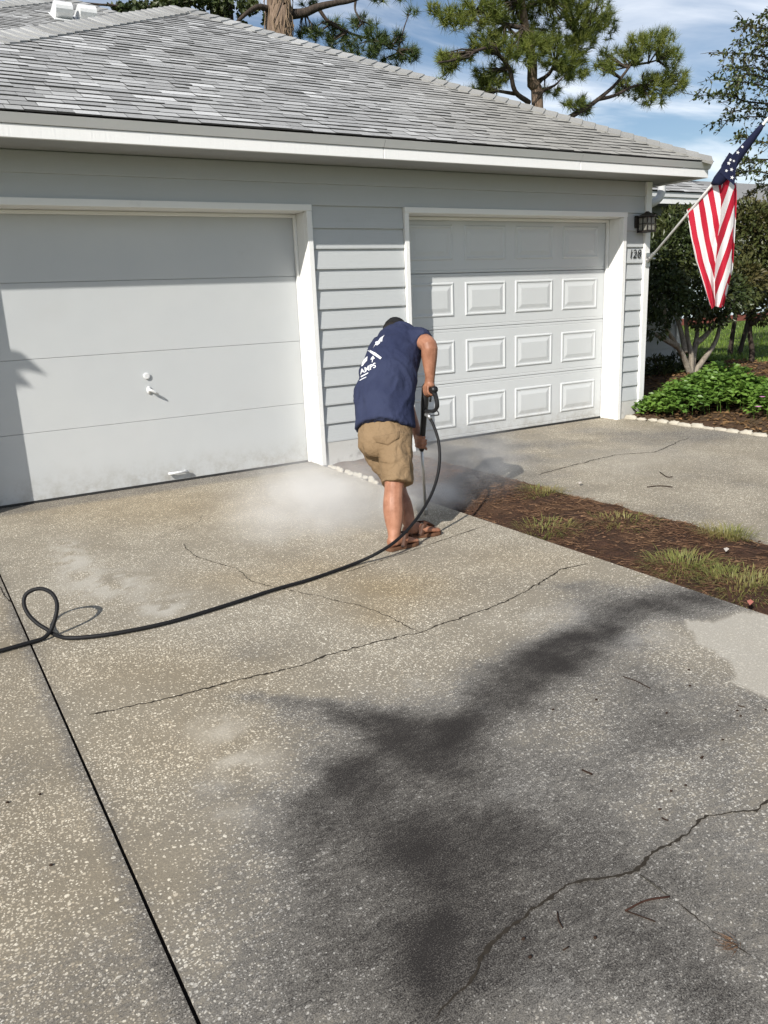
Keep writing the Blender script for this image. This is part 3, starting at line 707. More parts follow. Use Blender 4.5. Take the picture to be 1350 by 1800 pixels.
# two white roof vents
for px, py in ((113, 37), (155, 43)):
    d = ray(px, py); t = (EZ + PITCH * (CAM.y - MY) - CAM.z) / (d.z - PITCH * d.y); p = CAM + d * t
    vq = empty('roof_vent'); vq.parent = roof; vq.location = p + SN * 0.02
    MB().add([Vector((x, 0, 0)) + SV * y + SN * z for z in (0.0, 0.012) for x, y in ((-.15, -.1), (.15, -.1), (.15, .36), (-.15, .36))],
             [(3, 2, 1, 0), (4, 5, 6, 7), (0, 1, 5, 4), (1, 2, 6, 5), (2, 3, 7, 6), (3, 0, 4, 7)]).build('flange', M['white_plastic'], vq).matrix_parent_inverse = Matrix()
    hp = []
    n = 9
    for i in range(n):
        a = math.pi * (0.02 + 0.62 * i / (n - 1)); hp.append((0.10 - 0.16 * math.cos(math.pi - a) * -1, 0.10 + 0.11 * math.sin(a)))
    hp = [(-0.06, 0.10), (-0.065, 0.15), (-0.045, 0.19), (0.0, 0.215), (0.06, 0.22), (0.14, 0.19), (0.36, 0.012), (0.02, 0.012)]
    vs = [Vector((sx * 0.118, 0, 0)) + SV * y + SN * z for sx in (-1, 1) for y, z in hp]; k = len(hp)
    MB().add(vs, [(i, (i + 1) % k, k + (i + 1) % k, k + i) for i in range(k)] + [tuple(range(k - 1, -1, -1)), tuple(range(k, 2 * k))]).build('hood', M['white_plastic'], vq, recalc=True).matrix_parent_inverse = Matrix()

# ------------------------------------------------------------------ vegetation helpers
def rvec():
    while True:
        v = Vector((random.uniform(-1, 1), random.uniform(-1, 1), random.uniform(-1, 1)))
        if 0.05 < v.length < 1: return v
class LB(MB):
    """leaf builder with a shade value for each vertex"""
    def __init__(s): super().__init__(); s.sh = []
    def leaf(s, p, d, n, L, W, val=None):
        d = d.normalized(); a = d.cross(n); a = a.normalized() if a.length > 1e-4 else d.orthogonal().normalized(); n = a.cross(d)
        o = len(s.v); val = random.random() if val is None else val
        s.v += [tuple(p), tuple(p + d * L * 0.5 + a * W * 0.5 + n * W * .12), tuple(p + d * L - n * L * 0.08), tuple(p + d * L * 0.5 - a * W * 0.5 + n * W * .12)]
        s.f += [(o, o + 1, o + 2), (o, o + 2, o + 3)]; s.mi += [0, 0]; s.sh += [val] * 4
    def needle(s, p, d, L, W, val):
        a = d.cross(rvec()).normalized() * W * 0.5; o = len(s.v)
        s.v += [tuple(p + a), tuple(p - a), tuple(p + d * L)]; s.f.append((o, o + 1, o + 2)); s.mi.append(0); s.sh += [val] * 3
    def blade(s, p, d, L, W, bend, val):
        a = d.cross(Vector((0, 0, 1))); a = a.normalized() if a.length > 1e-3 else Vector((1, 0, 0))
        o = len(s.v); out = Vector((d.x, d.y, 0)); out = out.normalized() if out.length > 1e-3 else Vector((1, 0, 0))
        m = p + d * L * 0.55; t = p + d * L + out * L * bend - Vector((0, 0, 1)) * L * bend * 0.6
        s.v += [tuple(p + a * W * .5), tuple(p - a * W * .5), tuple(m - a * W * .4), tuple(m + a * W * .4), tuple(t)]
        s.f += [(o, o + 1, o + 2, o + 3), (o + 3, o + 2, o + 4)]; s.mi += [0, 0]; s.sh += [val] * 5
    def lbuild(s, name, mat, parent=None, **kw):
        me = s.mesh(name, mat); at = me.attributes.new('shade', 'FLOAT', 'POINT'); at.data.foreach_set('value', s.sh)
        return link(name, me, parent, **kw)
def curve_pts(P, n=6):
    """Catmull-Rom through P"""
    P = [Vector(p) for p in P]; Q = [P[0] * 2 - P[1]] + P + [P[-1] * 2 - P[-2]]; out = []
    for i in range(1, len(Q) - 2):
        for k in range(n):
            t = k / n; a, b, c, d = Q[i - 1], Q[i], Q[i + 1], Q[i + 2]
            out.append(0.5 * ((2 * b) + (c - a) * t + (2 * a - 5 * b + 4 * c - d) * t * t + (3 * b - a - 3 * c + d) * t ** 3))
    out.append(P[-1]); return out
def limb(mb, P, r0, r1, seg=8, n=4):
    Q = curve_pts(P, n); m = len(Q); mb.tube(Q, [r0 + (r1 - r0) * i / (m - 1) for i in range(m)], seg); return Q
def tuft(lb, p, d, R, n=34, wid=0.016, val=None):
    d = d.normalized(); base = random.random() if val is None else val
    for _ in range(n):
        q = (d * random.uniform(-0.1, 1.0) + rvec() * 0.95).normalized()
        lb.needle(p - d * R * random.uniform(0, .5), q, R * random.uniform(.7, 1.1), wid, min(1, max(0, base + random.uniform(-.3, .3))))

# ------------------------------------------------------------------ pines behind the roof
def pine(name, label, Y, trunk, tr, branches, clumps, mat, barkmat, dens=1.0, depth=2.0, top=None):
    """trunk/branches as pixel polylines in the plane y=Y with a depth offset; clumps (px, py, rx, ry, count)"""
    base = WY(*trunk[0], Y); base.z = 0
    root = empty(name, base, label=label, cat='tree', group='pine trees behind the house')
    tb = MB(); P = [Vector((base.x, Y, 0))] + [WY(x, y, Y) for x, y in trunk]
    limb(tb, P, tr[0], tr[1], 12); 
    tb.build('trunk', barkmat, root, smooth=True)
    bb = MB(); nodes = []
    for br in branches:
        off = br[0]; r0 = br[1]; pts = br[2:]
        Q = [WY(x, y, Y + off * i / (len(pts) - 1)) for i, (x, y) in enumerate(pts)]
        R = limb(bb, Q, r0 * .72, r0 * 0.2, 7); nodes += R
    lb = LB()
    for (px, py, rx, ry, n) in clumps:
        c0 = WY(px, py, Y); sc_ = (c0 - CAM).dot(FW) / FOC
        off = random.uniform(-depth, depth) * 0.5
        near = min(nodes, key=lambda q: (q - c0).length) if nodes else c0
        for _ in range(int(n * dens)):
            v = rvec(); v = v.normalized() * (v.length ** 0.5)
            p = WY(px + v.x * rx, py + v.z * ry, Y + off + v.y * max(rx, ry) * sc_ * 1.1)
            d = (p - near); d = d.normalized() * 0.6 + Vector((0, 0, 0.55)) + rvec() * 0.35
            tuft(lb, p, d, random.uniform(0.24, 0.36), 44, 0.018)
            if random.random() < 0.35:
                mid = near.lerp(p, 0.55) + rvec() * 0.15; bb.tube([near + rvec() * 0.05, mid, p], [0.03, 0.02, 0.008], 5, False)
    bb.build('branches', M['bark_dark'], root, smooth=True)
    lb.lbuild('crown', mat, root)
    return root
pine('pine_tree', 'green pine with open rounded crown rising behind the right half of the roof', 14.0,
     [(945, 195), (936, 150), (935, 100), (922, 40), (915, -30), (918, -140), (925, -260)], (0.20, 0.06),
     [(-1.2, 0.11, (930, 180), (905, 160), (895, 120), (870, 90), (850, 85), (800, 105), (770, 110)),
      (0.8, 0.10, (920, 50), (880, 40), (845, 20), (800, 25), (770, 20)),
      (1.0, 0.10, (930, 150), (965, 130), (985, 90), (1020, 60), (1050, 30)),
      (-0.8, 0.09, (938, 185), (955, 160), (975, 150), (990, 135)),
      (-0.5, 0.12, (985, 215), (1030, 190), (1060, 168), (1085, 145), (1110, 110), (1115, 80)),
      (0.6, 0.09, (1050, 175), (1080, 168), (1120, 150), (1160, 150), (1190, 140)),
      (0.5, 0.07, (1100, 115), (1140, 110), (1170, 100)),
      (0.4, 0.10, (915, 20), (950, 0), (990, -30), (1040, -60)), (-0.5, 0.1, (915, 10), (880, -20), (840, -60), (800, -80)),
      (-0.6, 0.08, (905, 165), (870, 160), (850, 165))],
     [(800, 30, 36, 16, 22), (845, 20, 40, 26, 34), (900, 15, 46, 30, 38), (975, 20, 55, 34, 52), (1030, 20, 50, 36, 44), (1055, 50, 34, 28, 30), (950, 60, 40, 22, 20),
      (855, 70, 34, 22, 26), (890, 80, 40, 26, 30), (930, 85, 40, 26, 34), (980, 90, 46, 30, 40), (1020, 75, 30, 22, 24), (800, 100, 34, 12, 16), (780, 112, 22, 18, 14), 
      (870, 130, 38, 24, 32), (855, 150, 30, 20, 18), (1010, 120, 26, 20, 18), (985, 125, 30, 14, 14), (840, 160, 16, 10, 6),
      (1120, 75, 22, 20, 16), (1150, 70, 22, 16, 14), (1175, 75, 26, 24, 22), (1180, 105, 22, 16, 14), (1075, 100, 28, 18, 16), (1110, 100, 26, 14, 12), (1065, 115, 22, 10, 8),
      (1110, 155, 30, 18, 24), (1150, 150, 36, 24, 34), (1185, 140, 30, 22, 28), (1150, 175, 26, 12, 10), (1010, 175, 24, 14, 12), (1030, 195, 12, 12, 6), (970, 160, 20, 8, 7),
      (770, 145, 14, 6, 4), (820, 163, 14, 8, 5), (1000, -40, 90, 50, 70), (880, -50, 90, 50, 70), (930, -140, 90, 60, 80), (760, 15, 18, 8, 5), (695, -10, 30, 10, 6)],
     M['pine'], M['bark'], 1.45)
pv = pine('pine_tree', 'thick brown pine trunk wrapped in dry vines behind the roof ridge', 17.0,
     [(491, 66), (491, 30), (490, 0), (488, -60), (486, -200)], (0.40, 0.30),
     [(-1.0, 0.20, (508, 25), (535, 22), (560, 12), (590, 5), (620, 0), (670, -20)), (-0.6, 0.13, (478, 18), (455, 12), (435, 22), (415, 40), (400, 52)), (-0.3, 0.06, (625, 0), (625, 20), (640, 45)),
      (-0.4, 0.08, (560, 15), (580, 40), (620, 60), (670, 75), (700, 90))],
     [(545, 62, 26, 14, 16), (580, 50, 32, 18, 24), (600, 75, 30, 16, 18), (640, 40, 26, 16, 18), (650, 75, 34, 20, 26), (690, 65, 22, 18, 16), (715, 95, 24, 14, 18), (690, 105, 22, 10, 10), (625, 95, 22, 8, 7), (665, 95, 20, 12, 10), (730, 90, 10, 10, 6), (540, 5, 20, 6, 5), (665, 0, 14, 6, 4), (725, 20, 10, 6, 4)],
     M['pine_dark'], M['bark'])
vb = MB(); b0 = pv.location.copy()
for _ in range(60):
    a = random.uniform(0, 6.28); pts = []
    z = random.uniform(6.5, 8.5)
    for i in range(9):
        a += random.uniform(-.35, .35); z += random.uniform(.15, .35); r = 0.36 + random.uniform(-.03, .08)
        c = WY(490, 30, 17.0); pts.append((c.x + math.cos(a) * r, 17.0 + math.sin(a) * r, z))
    vb.tube(pts, 0.012, 4, False)
vb.build('vine_stems', M['vine'], pv, kind='stuff')
pi = pine('pine_tree', 'dark ivy-covered pine trunk beside the roof peak', 18.5,
     [(390, 30), (388, 10), (384, -30), (380, -160)], (0.36, 0.28), [(-0.5, 0.14, (392, -5), (360, -8), (320, 8), (280, 12), (230, 14), (190, 8)), (-.4, .08, (395, -5), (420, -10), (440, -12))],
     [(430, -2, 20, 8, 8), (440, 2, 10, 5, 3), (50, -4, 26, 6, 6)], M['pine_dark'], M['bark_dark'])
il = LB()
for px, py, rx, ry, n in ((388, 5, 24, 30, 420), (300, 8, 40, 10, 260), (240, 14, 50, 8, 260), (350, -2, 40, 10, 260), (210, 20, 10, 14, 60), (355, 15, 4, 16, 50), (425, 18, 6, 24, 80), (470, 30, 6, 22, 60), (440, 14, 20, 8, 120), (310, 0, 30, 8, 160)):
    for _ in range(n):
        v = rvec(); p = WY(px + v.x * rx, py + v.z * ry, 18.3 + v.y * 0.5); il.leaf(p, rvec(), rvec(), 0.16, 0.13)
il.lbuild('ivy', M['bushleaf'], pi)

# ------------------------------------------------------------------ bushes and plants at the right
def leafcloud(lb, c, rad, n, L, W, up=0.3, shell=0.55, flat=None):
    for _ in range(n):
        v = rvec(); v = v.normalized() * (shell + (1 - shell) * random.random()) if random.random() < .8 else v
        k = 1 + 0.30 * fbm(Vector((v.x * 2.2 + c[0], v.y * 2.2, v.z * 2.2)), 3)
        p = Vector(c) + Vector((v.x * rad[0] * k, v.y * rad[1] * k, v.z * rad[2] * k))
        d = (v + rvec() * 0.8 + Vector((0, 0, -0.15))).normalized(); nn = (v * 0.6 + Vector((0, 0, up)) + rvec() * 0.7)
        lb.leaf(p, d, nn, L * random.uniform(.7, 1.2), W * random.uniform(.7, 1.2))
def bush(name, label, base, stems, clouds, mat, bark, L, W, cat='shrub', r0=0.05):
    root = empty(name, base, label=label, cat=cat, group=None)
    for st in stems:
        mb = MB(); limb(mb, st, r0, r0 * 0.35, 8); mb.build('stem', bark, root, smooth=True)
    lb = LB()
    for c, rad, n in clouds: leafcloud(lb, c, rad, n, L, W)
    lb.lbuild('foliage', mat, root); return root
Y1 = 1.0
def Q1(px, py, y=Y1): return WY(px, py, y)
B1 = Q1(1215, 662)
def cl(px, py, y, rx, ry, rz, n): return (WY(px, py, y), (rx, ry, rz), n)
bush('shrub', 'large dark-leaved shrub with pale forked trunks behind the flag', B1,
     [[B1, Q1(1200, 625), Q1(1185, 600, 0.9), Q1(1170, 570, 0.8), Q1(1168, 520, 0.8)], [B1, Q1(1215, 625), Q1(1208, 590, 1.1), Q1(1205, 540, 1.2), Q1(1210, 480)],
      [B1, Q1(1237, 632), Q1(1258, 600), Q1(1270, 560, 0.9), Q1(1295, 520, 0.8)], [B1, Q1(1220, 620, 1.1), Q1(1225, 590, 1.2), Q1(1228, 560, 1.3), Q1(1240, 500, 1.3)],
      [Q1(1190, 608, .93), Q1(1160, 592, 0.85), Q1(1150, 585, 0.8)], [Q1(1222, 605, 1.15), Q1(1240, 590, 1.2), Q1(1252, 575, 1.2), Q1(1262, 560, 1.2)], [Q1(1204, 620), Q1(1199, 590, 1.1), Q1(1190, 560, 1.2), Q1(1180, 545, 1.2)]],
     [cl(1180, 440, 1.2, .40, .45, .42, 2300), cl(1225, 430, 1.1, .45, .5, .48, 2600), cl(1170, 520, 0.9, .30, .35, .34, 1500), cl(1225, 510, 0.9, .42, .4, .36, 1900), cl(1265, 520, 1.0, .35, .4, .35, 1400), cl(1190, 395, 1.4, .35, .3, .25, 1100), cl(1150, 575, 0.85, .16, .2, .16, 260), cl(1245, 560, 1.0, .3, .3, .14, 420), cl(1155, 470, 1.1, .3, .3, .45, 1200)],
     M['bushleaf'], M['bark_grey'], 0.075, 0.034, r0=0.045)
B3 = Q1(1165, 690, 1.25)
bush('shrub', 'low dark shrub against the shaded house wall behind the corner trim', B3, [[B3, Q1(1160, 660, 1.3), Q1(1150, 630, 1.3)], [B3, Q1(1170, 665, 1.3), Q1(1180, 640, 1.3)]],
     [cl(1155, 655, 1.35, .26, .25, .22, 900), cl(1175, 665, 1.3, .24, .25, .2, 800), cl(1195, 640, 1.5, .2, .2, .16, 350)], M['bushleaf'], M['bark_dark'], 0.075, 0.03, r0=0.02)
B2 = Q1(1318, 652, 1.4)
bush('shrub', 'tall olive-leaved shrub on thin trunks at the right edge of the photo', B2,
     [[B2, Q1(1322, 620, 1.4), Q1(1318, 580, 1.4), Q1(1325, 540, 1.4), Q1(1345, 480, 1.4)], [Q1(1318, 570, 1.4), Q1(1335, 560, 1.3), Q1(1355, 540, 1.3)]],
     [cl(1320, 420, 1.5, .50, .5, .50, 2700), cl(1345, 480, 1.4, .50, .5, .45, 2300), cl(1300, 500, 1.3, .34, .4, .38, 1500), cl(1310, 385, 1.6, .36, .4, .26, 1200), cl(1360, 400, 1.5, .4, .4, .45, 1500), cl(1350, 545, 1.3, .35, .3, .2, 700)],
     M['bushleaf2'], M['bark_dark'], 0.085, 0.038, r0=0.05)
for lab, x0, pts in (('thin dark sapling trunk leaning left of the right-edge shrub', 1282, [(1282, 640), (1286, 600), (1292, 560), (1296, 510)]),
                     ('slim leaning sapling trunk beside the right-edge shrub', 1296, [(1296, 638), (1304, 605), (1312, 575), (1320, 530)])):
    P = [Q1(x, y, 2.6) for x, y in pts]; r = empty('sapling', P[0], label=lab, cat='sapling'); mb = MB(); limb(mb, P, 0.045, 0.03, 8); mb.build('trunk', M['bark_dark'], r, smooth=True)
    lb = LB(); leafcloud(lb, P[-1] + Vector((0, 0, .25)), (.3, .3, .3), 500, .08, .036); lb.lbuild('crown', M['bushleaf'], r)
# small-leaved tree at the right, sky showing through
T0 = WY(1500, 640, 2.4); T0.z = 0.2
tt = empty('ornamental_tree', T0, label='airy small-leaved tree reaching in at upper right above the flag', cat='tree')
mb = MB(); limb(mb, [T0, WY(1490, 450, 2.4), WY(1460, 300, 2.4), WY(1440, 100, 2.4), WY(1450, -60, 2.4)], 0.11, 0.03); mb.build('trunk', M['bark_grey'], tt, smooth=True)
mb = MB(); lb = LB()
sprays = [((1440, 60), (1390, 45), (1340, 50), (1302, 40)), ((1450, 110), (1400, 95), (1350, 80), (1300, 75)), ((1450, 140), (1380, 110), (1320, 95), (1270, 93)), ((1460, 200), (1400, 170), (1340, 150), (1265, 140)), ((1460, 230), (1400, 190), (1310, 178), (1285, 165), (1225, 168)),
          ((1470, 260), (1400, 220), (1330, 205), (1255, 215)), ((1470, 300), (1400, 260), (1340, 250), (1300, 240)), ((1470, 340), (1400, 290), (1340, 280), (1300, 285)), ((1480, 360), (1400, 330), (1350, 325), (1310, 345)), ((1450, 20), (1400, 20), (1340, 30)),
          ((1440, 120), (1390, 140), (1330, 120), (1290, 120)), ((1450, 180), (1390, 200), (1350, 190), (1280, 195)), ((1440, 80), (1380, 70), (1330, 65)), ((1450, 310), (1380, 310), (1320, 300), (1285, 310)), ((1450, 150), (1380, 150), (1320, 130), (1290, 150))]
for sp in sprays:
    y1 = 2.4 + random.uniform(-.9, .5)
    P = [WY(x, y, 2.4 + (y1 - 2.4) * i / (len(sp) - 1)) for i, (x, y) in enumerate(sp)]
    Q = limb(mb, P, 0.022, 0.004, 5, 6)
    for i, q in enumerate(Q):
        if i < 3: continue
        dd = (Q[min(i + 1, len(Q) - 1)] - Q[i - 1]).normalized()
        for _ in range(3):
            tw = q + rvec() * 0.05; t2 = tw + (rvec() + dd * 0.6 + Vector((0, 0, -.1))) * 0.24; mb.tube([q, tw.lerp(t2, .5), t2], [.005, .004, .002], 4, False)
            for k in range(5):
                lp = q.lerp(t2, k / 5); lb.leaf(lp + rvec() * 0.02, (rvec() + dd * .4).normalized(), rvec() + Vector((0, 0, 1.0)), 0.075, 0.042)
mb.build('branches', M['bark_dark'], tt, smooth=True); lb.lbuild('crown', M['myrtle'], tt)

# ground cover plants
def cover(label, pts, hts, n, L=0.075, W=0.05):
    c = pts[0]; r = empty('ground_cover_plant', c, label=label, cat='plant')
    st = MB(); lb = LB()
    for p, (rx, ry, h), k in zip(pts, hts, n):
        for _ in range(k):
            v = rvec(); x = p.x + v.x * rx; y = p.y + v.y * ry; rr = (v.x ** 2 + v.y ** 2)
            top = 1.25 * h * (1 - 0.7 * rr) * (0.8 + 0.5 * fbm(Vector((x * 4, y * 4, 1)), 3)); z = p.z + top * (0.35 + 0.7 * random.random() ** 0.5)
            q = Vector((x, y, z)); a = random.uniform(0, 6.28)
            if random.random() < 0.06: st.tube([(x + .02, y, p.z - .02), (x, y, z)], 0.003, 4, False)
            for j in range(4):
                d = Vector((math.cos(a + j * 1.57), math.sin(a + j * 1.57), 0.30 + random.uniform(-.7, .5))); lb.leaf(q, d, Vector((0, 0, 1)) + rvec() * 0.9, L * random.uniform(.7, 1.15), W * random.uniform(.7, 1.1))
    st.build('stems', M['cover'], r, kind='stuff'); lb.lbuild('foliage', M['cover'], r); return r
cover('small low green plant growing at the foot of the house corner', [Vector((4.10, -0.18, 0.04)), Vector((4.45, -0.05, 0.05))], [(.20, .26, .19), (.24, .22, .20)], [160, 150], 0.07, 0.038)
pA = [G(1195, 722, .1), G(1240, 715, .1), G(1290, 715, .12), G(1260, 690, .2)]
cover('dense bright green leafy ground cover mound beside the driveway edging', pA, [(.30, .35, .28), (.40, .4, .38), (.36, .4, .36), (.42, .4, .30)], [240, 420, 380, 340])
pB = [G(1335, 715, .1), G(1360, 730, .08)]
cp = cover('smaller green flowering plant with pink blossoms at right edge', pB, [(.26, .3, .28), (.3, .3, .3)], [220, 220], 0.065, 0.04)
fl_ = plain('pink petals', (0.62, 0.25, 0.5), 0.6)
for px, py in ((1326, 712), (1318, 730), (1338, 690), (1345, 745)):
    lb = LB(); c = G(px, py, .22) + Vector((-.1, -.15, .1))
    for j in range(5): lb.leaf(c, Vector((math.cos(j * 1.256), math.sin(j * 1.256), .35)), Vector((0, 0, 1)), 0.035, 0.03)
    lb.lbuild('blossom', fl_, cp)
# leaf litter on the bed
lb = LB()
for _ in range(5200):
    x = random.uniform(3.95, 8.3); y = random.uniform(-2.2, 1.85); z = bed_z(x, y) + 0.012
    a = random.uniform(0, 6.28); lb.leaf(Vector((x, y, z)), Vector((math.cos(a), math.sin(a), random.uniform(-.1, .4))), Vector((0, 0, 1)) + rvec() * .6, random.uniform(.04, .09), random.uniform(.015, .04))
lb.lbuild('leaf_litter', M['litter_leaf'], None, label='dry brown leaf litter covering the planting bed', cat='leaf litter', kind='stuff')
lb = LB()
for _ in range(26000):
    x = 8.3 + 14 * random.random() ** 1.6; y = -0.5 + random.random() * 10.5
    lb.blade(Vector((x, y, 0.23)), Vector((random.uniform(-.4, .4), random.uniform(-.4, .4), 1)).normalized(), random.uniform(.05, .11), 0.012, random.uniform(0, .5), random.random())
lb.lbuild('lawn_grass', M['grass'], None, label='short bright green lawn grass behind the shrubs', cat='grass', kind='stuff')

# soil strip: needles, chips and weed tufts
lb = LB()
for _ in range(15000):
    x = random.uniform(-0.03, 0.85); y = -4.7 + 4.6 * random.random(); z = soil_z(x, y) + 0.006
    if fbm(Vector((x * 3, y * 3, 9)), 3) < -0.05 and random.random() < .75: continue
    a = random.uniform(0, 6.28); d = Vector((math.cos(a), math.sin(a), random.uniform(-.05, .25)))
    if random.random() < .8: lb.needle(Vector((x, y, z)), d.normalized(), random.uniform(.03, .09), 0.004, random.random())
    else: lb.leaf(Vector((x, y, z)), d, Vector((0, 0, 1)) + rvec() * .5, random.uniform(.015, .04), random.uniform(.008, .02))
lb.lbuild('pine_litter', M['litter'], None, label='brown pine needle litter on the soil strip between the driveways', cat='pine litter', kind='stuff')
def tuftgrass(label, px, py, R, n, h, lay=0.5):
    c = G(px, py, 0.0); c.x = min(c.x, .80); c.z = soil_z(c.x, c.y); r = LB(); R *= 1.35; h *= .68; n = int(n * 1.1); lay += .35
    for _ in range(n):
        v = rvec() * (1 if random.random() < .6 else 1.2); p = c + Vector((v.x * R, v.y * R, 0)); p.z = soil_z(min(.85, max(-.04, p.x)), p.y)
        d = Vector((v.x * lay + random.uniform(-.3, .3), v.y * lay + random.uniform(-.3, .3), 1)).normalized()
        r.blade(p, d, h * random.uniform(.35, 1.1), 0.0042, random.uniform(.1, .9), random.random())
    return r.lbuild('grass_tuft', M['weed'], None, label=label, cat='weed', group='weed tufts on the soil strip')
tuftgrass('yellow-green weed tuft at the far end of the soil strip', 955, 868, .13, 260, .10)
tuftgrass('weed tuft beside the driveway edge near the spray', 960, 930, .15, 300, .09, .8)
tuftgrass('sparse weed patch in the middle of the brown litter', 1090, 920, .17, 240, .07, .8)
tuftgrass('tall green weed tuft against the second driveway', 1300, 938, .11, 280, .15, .4)
tuftgrass('broad weed tuft on the driveway side of the soil strip', 1200, 995, .15, 340, .12, .8)
tuftgrass('dense low weed tuft at the right edge by the pale patch', 1310, 1030, .19, 460, .10, .9)
tuftgrass('short weed tuft just left of the dense right-edge weeds', 1260, 1010, .10, 160, .08, .9)
tuftgrass('small weed tuft at the wall end of the soil strip', 690, 800, .12, 120, .08, .8)

# ------------------------------------------------------------------ fixtures on the house
# downspout elbow at the corner
dsp = MB(); dsp.tube(curve_pts([WY(1163, 318, .35), WY(1163, 334, .35), WY(1160, 346, .35), WY(1152, 354, .36), WY(1143, 359, .38), WY(1139, 366, .4), WY(1139, 400, .4)], 4), 0.045, 12)
dsp.build('downspout', M['drip'], house, smooth=True)
LN = empty('wall_lantern', (3.95, -0.02, 2.02), label='dark square wall lantern beside the right garage door', cat='lamp')
lx, ly, lz = 3.965, -0.125, 2.10
bevel(MB().box((3.855, -0.040, 2.045), (3.925, -0.010, 2.20)).build('wall_plate', M['lantern'], LN), 0.004)
MB().box((3.87, -0.13, 2.175), (3.91, -0.035, 2.195)).build('arm', M['lantern'], LN)
lc = MB(); hw = 0.078
for sx in (-1, 1):
    for sy in (-1, 1): lc.box((lx + sx * hw - .006, ly + sy * hw - .006, 2.0), (lx + sx * hw + .006, ly + sy * hw + .006, 2.178))
for zz in (2.0, 2.085, 2.168):
    for s_ in (-1, 1):
        lc.box((lx - hw + .0062, ly + s_ * hw - .005, zz), (lx + hw - .0062, ly + s_ * hw + .005, zz + .010)); lc.box((lx + s_ * hw - .005, ly - hw + .0062, zz + .0005), (lx + s_ * hw + .005, ly + hw - .0062, zz + .0105))
for s_ in (-1, 1): lc.box((lx - .004, ly + s_ * hw - .004, 2.01), (lx + .004, ly + s_ * hw + .004, 2.168)); lc.box((lx + s_ * hw - .004, ly - .004, 2.01), (lx + s_ * hw + .004, ly + .004, 2.168))
lc.build('cage', M['lantern'], LN)
MB().loft([((lx, ly, 2.179), (.15, .0, 0), (0, .15, 0)), ((lx, ly, 2.192), (.15, 0, 0), (0, .15, 0)), ((lx, ly, 2.225), (.05, 0, 0), (0, .05, 0)), ((lx, ly, 2.245), (.018, 0, 0), (0, .018, 0))], 4).build('cap', M['lantern'], LN)
bpy.data.objects['cap'].rotation_euler = (0, 0, 0)
MB().box((lx - hw + .01, ly - hw + .01, 2.012), (lx + hw - .01, ly + hw - .01, 2.165)).build('glass', M['glass'], LN)
MB().box((lx - hw - .008, ly - hw - .008, 1.985), (lx + hw + .008, ly + hw + .008, 1.999)).build('base', M['lantern'], LN)

LN.location.z = 2.11
for c_ in LN.children: c_.matrix_parent_inverse = Matrix.Translation(-Vector((3.95, -0.02, 2.11)))
LN.scale = (.82, .82, .82)
def text_mesh(txt, size=1.0, extrude=0.0, shear=0.0, bold=0.0):
    cu = bpy.data.curves.new('t', 'FONT'); cu.body = txt; cu.size = size; cu.extrude = extrude; cu.shear = shear; cu.resolution_u = 3; cu.offset = bold
    o = bpy.data.objects.new('t', cu); COL.objects.link(o); dg = bpy.context.evaluated_depsgraph_get()
    me = bpy.data.meshes.new_from_object(o.evaluated_get(dg)); bpy.data.objects.remove(o); bpy.data.curves.remove(cu); return me
HN = empty('house_number', (3.88, -0.02, 1.80), label='black house number 128 on the siding under the lantern', cat='house number')
for ch, x in (('1', 3.800), ('2', 3.858), ('8', 3.925)):
    me = text_mesh(ch, 0.128, 0.002, 0.12); me.materials.append(M['numeral'])
    me.transform(Matrix(((1, 0, 0, 0), (0, 0, -1, 0), (0, 1, 0, 0), (0, 0, 0, 1))))
    o = link('digit', me, HN); o.matrix_parent_inverse = Matrix.Translation(-HN.location); o.location = (x, -0.021, 1.750)

# flag pole and flag
PB = Vector((4.075, -0.05, 1.722)); PD = (Vector((4.10, -1.36, 2.90)) - PB).normalized()
fp = empty('flag_pole', PB, label='white flag pole angled out from a bracket on the house corner', cat='flag pole')
mb = MB(); mb.tube([PB - PD * 0.03, PB + PD * 1.86], [.0135, .0125], 12); mb.ball(PB + PD * 1.88, .024); mb.build('pole', plain('white painted pole', (.72, .72, .70), .35), fp, smooth=True)
mb = MB(); mb.box((4.045, -0.048, 1.655), (4.105, -0.034, 1.80)); mb.tube([PB - PD * 0.02 + Vector((0, .0, 0)), PB + PD * 0.10], [.024, .021], 12); mb.tube([(4.045, -.075, 1.735), (4.145, -.075, 1.735)], .013, 10)
mb.build('bracket', M['steel'], fp)
def PX(px, py, x):
    d = ray(px, py); return CAM + d * ((x - CAM.x) / d.x)
def lerpc(C, t):
    n = len(C) - 1; k = min(int(t * n), n - 1); f = t * n - k; a, b = C[k], C[k + 1]; return (a[0] + (b[0] - a[0]) * f, a[1] + (b[1] - a[1]) * f)
s = NT('flag cloth'); v = s.attr('stripe', 'Fac')
isr = s.math('LESS_THAN', s.math('FRACT', s.math('MULTIPLY', v, 0.5)), 0.5)
wv = s.noise(350, 2)
s.bump(s.math('ADD', wv, s.math('MULTIPLY', s.noise(18, 3), 2.0)), 0.25, 0.004)
fcol = s.mix(isr, (0.80, 0.80, 0.80), (0.50, 0.020, 0.045)); s.done(fcol, 0.75, 0.2)
tr = s.t.nodes.new('ShaderNodeBsdfTranslucent'); s.t.links.new(fcol, tr.inputs[0]); ms = s.t.nodes.new('ShaderNodeMixShader'); ms.inputs[0].default_value = 0.3
s.t.links.new(s.b.outputs[0], ms.inputs[1]); s.t.links.new(tr.outputs[0], ms.inputs[2]); s.t.links.new(ms.outputs[0], s.out.inputs[0]); M['flag'] = s.m
M['canton'] = plain('navy flag cloth', (0.012, 0.016, 0.045), .8, .2); M['star'] = plain('white star applique', (.8, .8, .8), .7, .2, 0, .08)
LE = [(1210, 375), (1217, 420), (1226, 462), (1239, 505), (1251, 543)]; FE = [(1270, 300), (1266, 360), (1259, 420), (1256, 480), (1257, 538)]
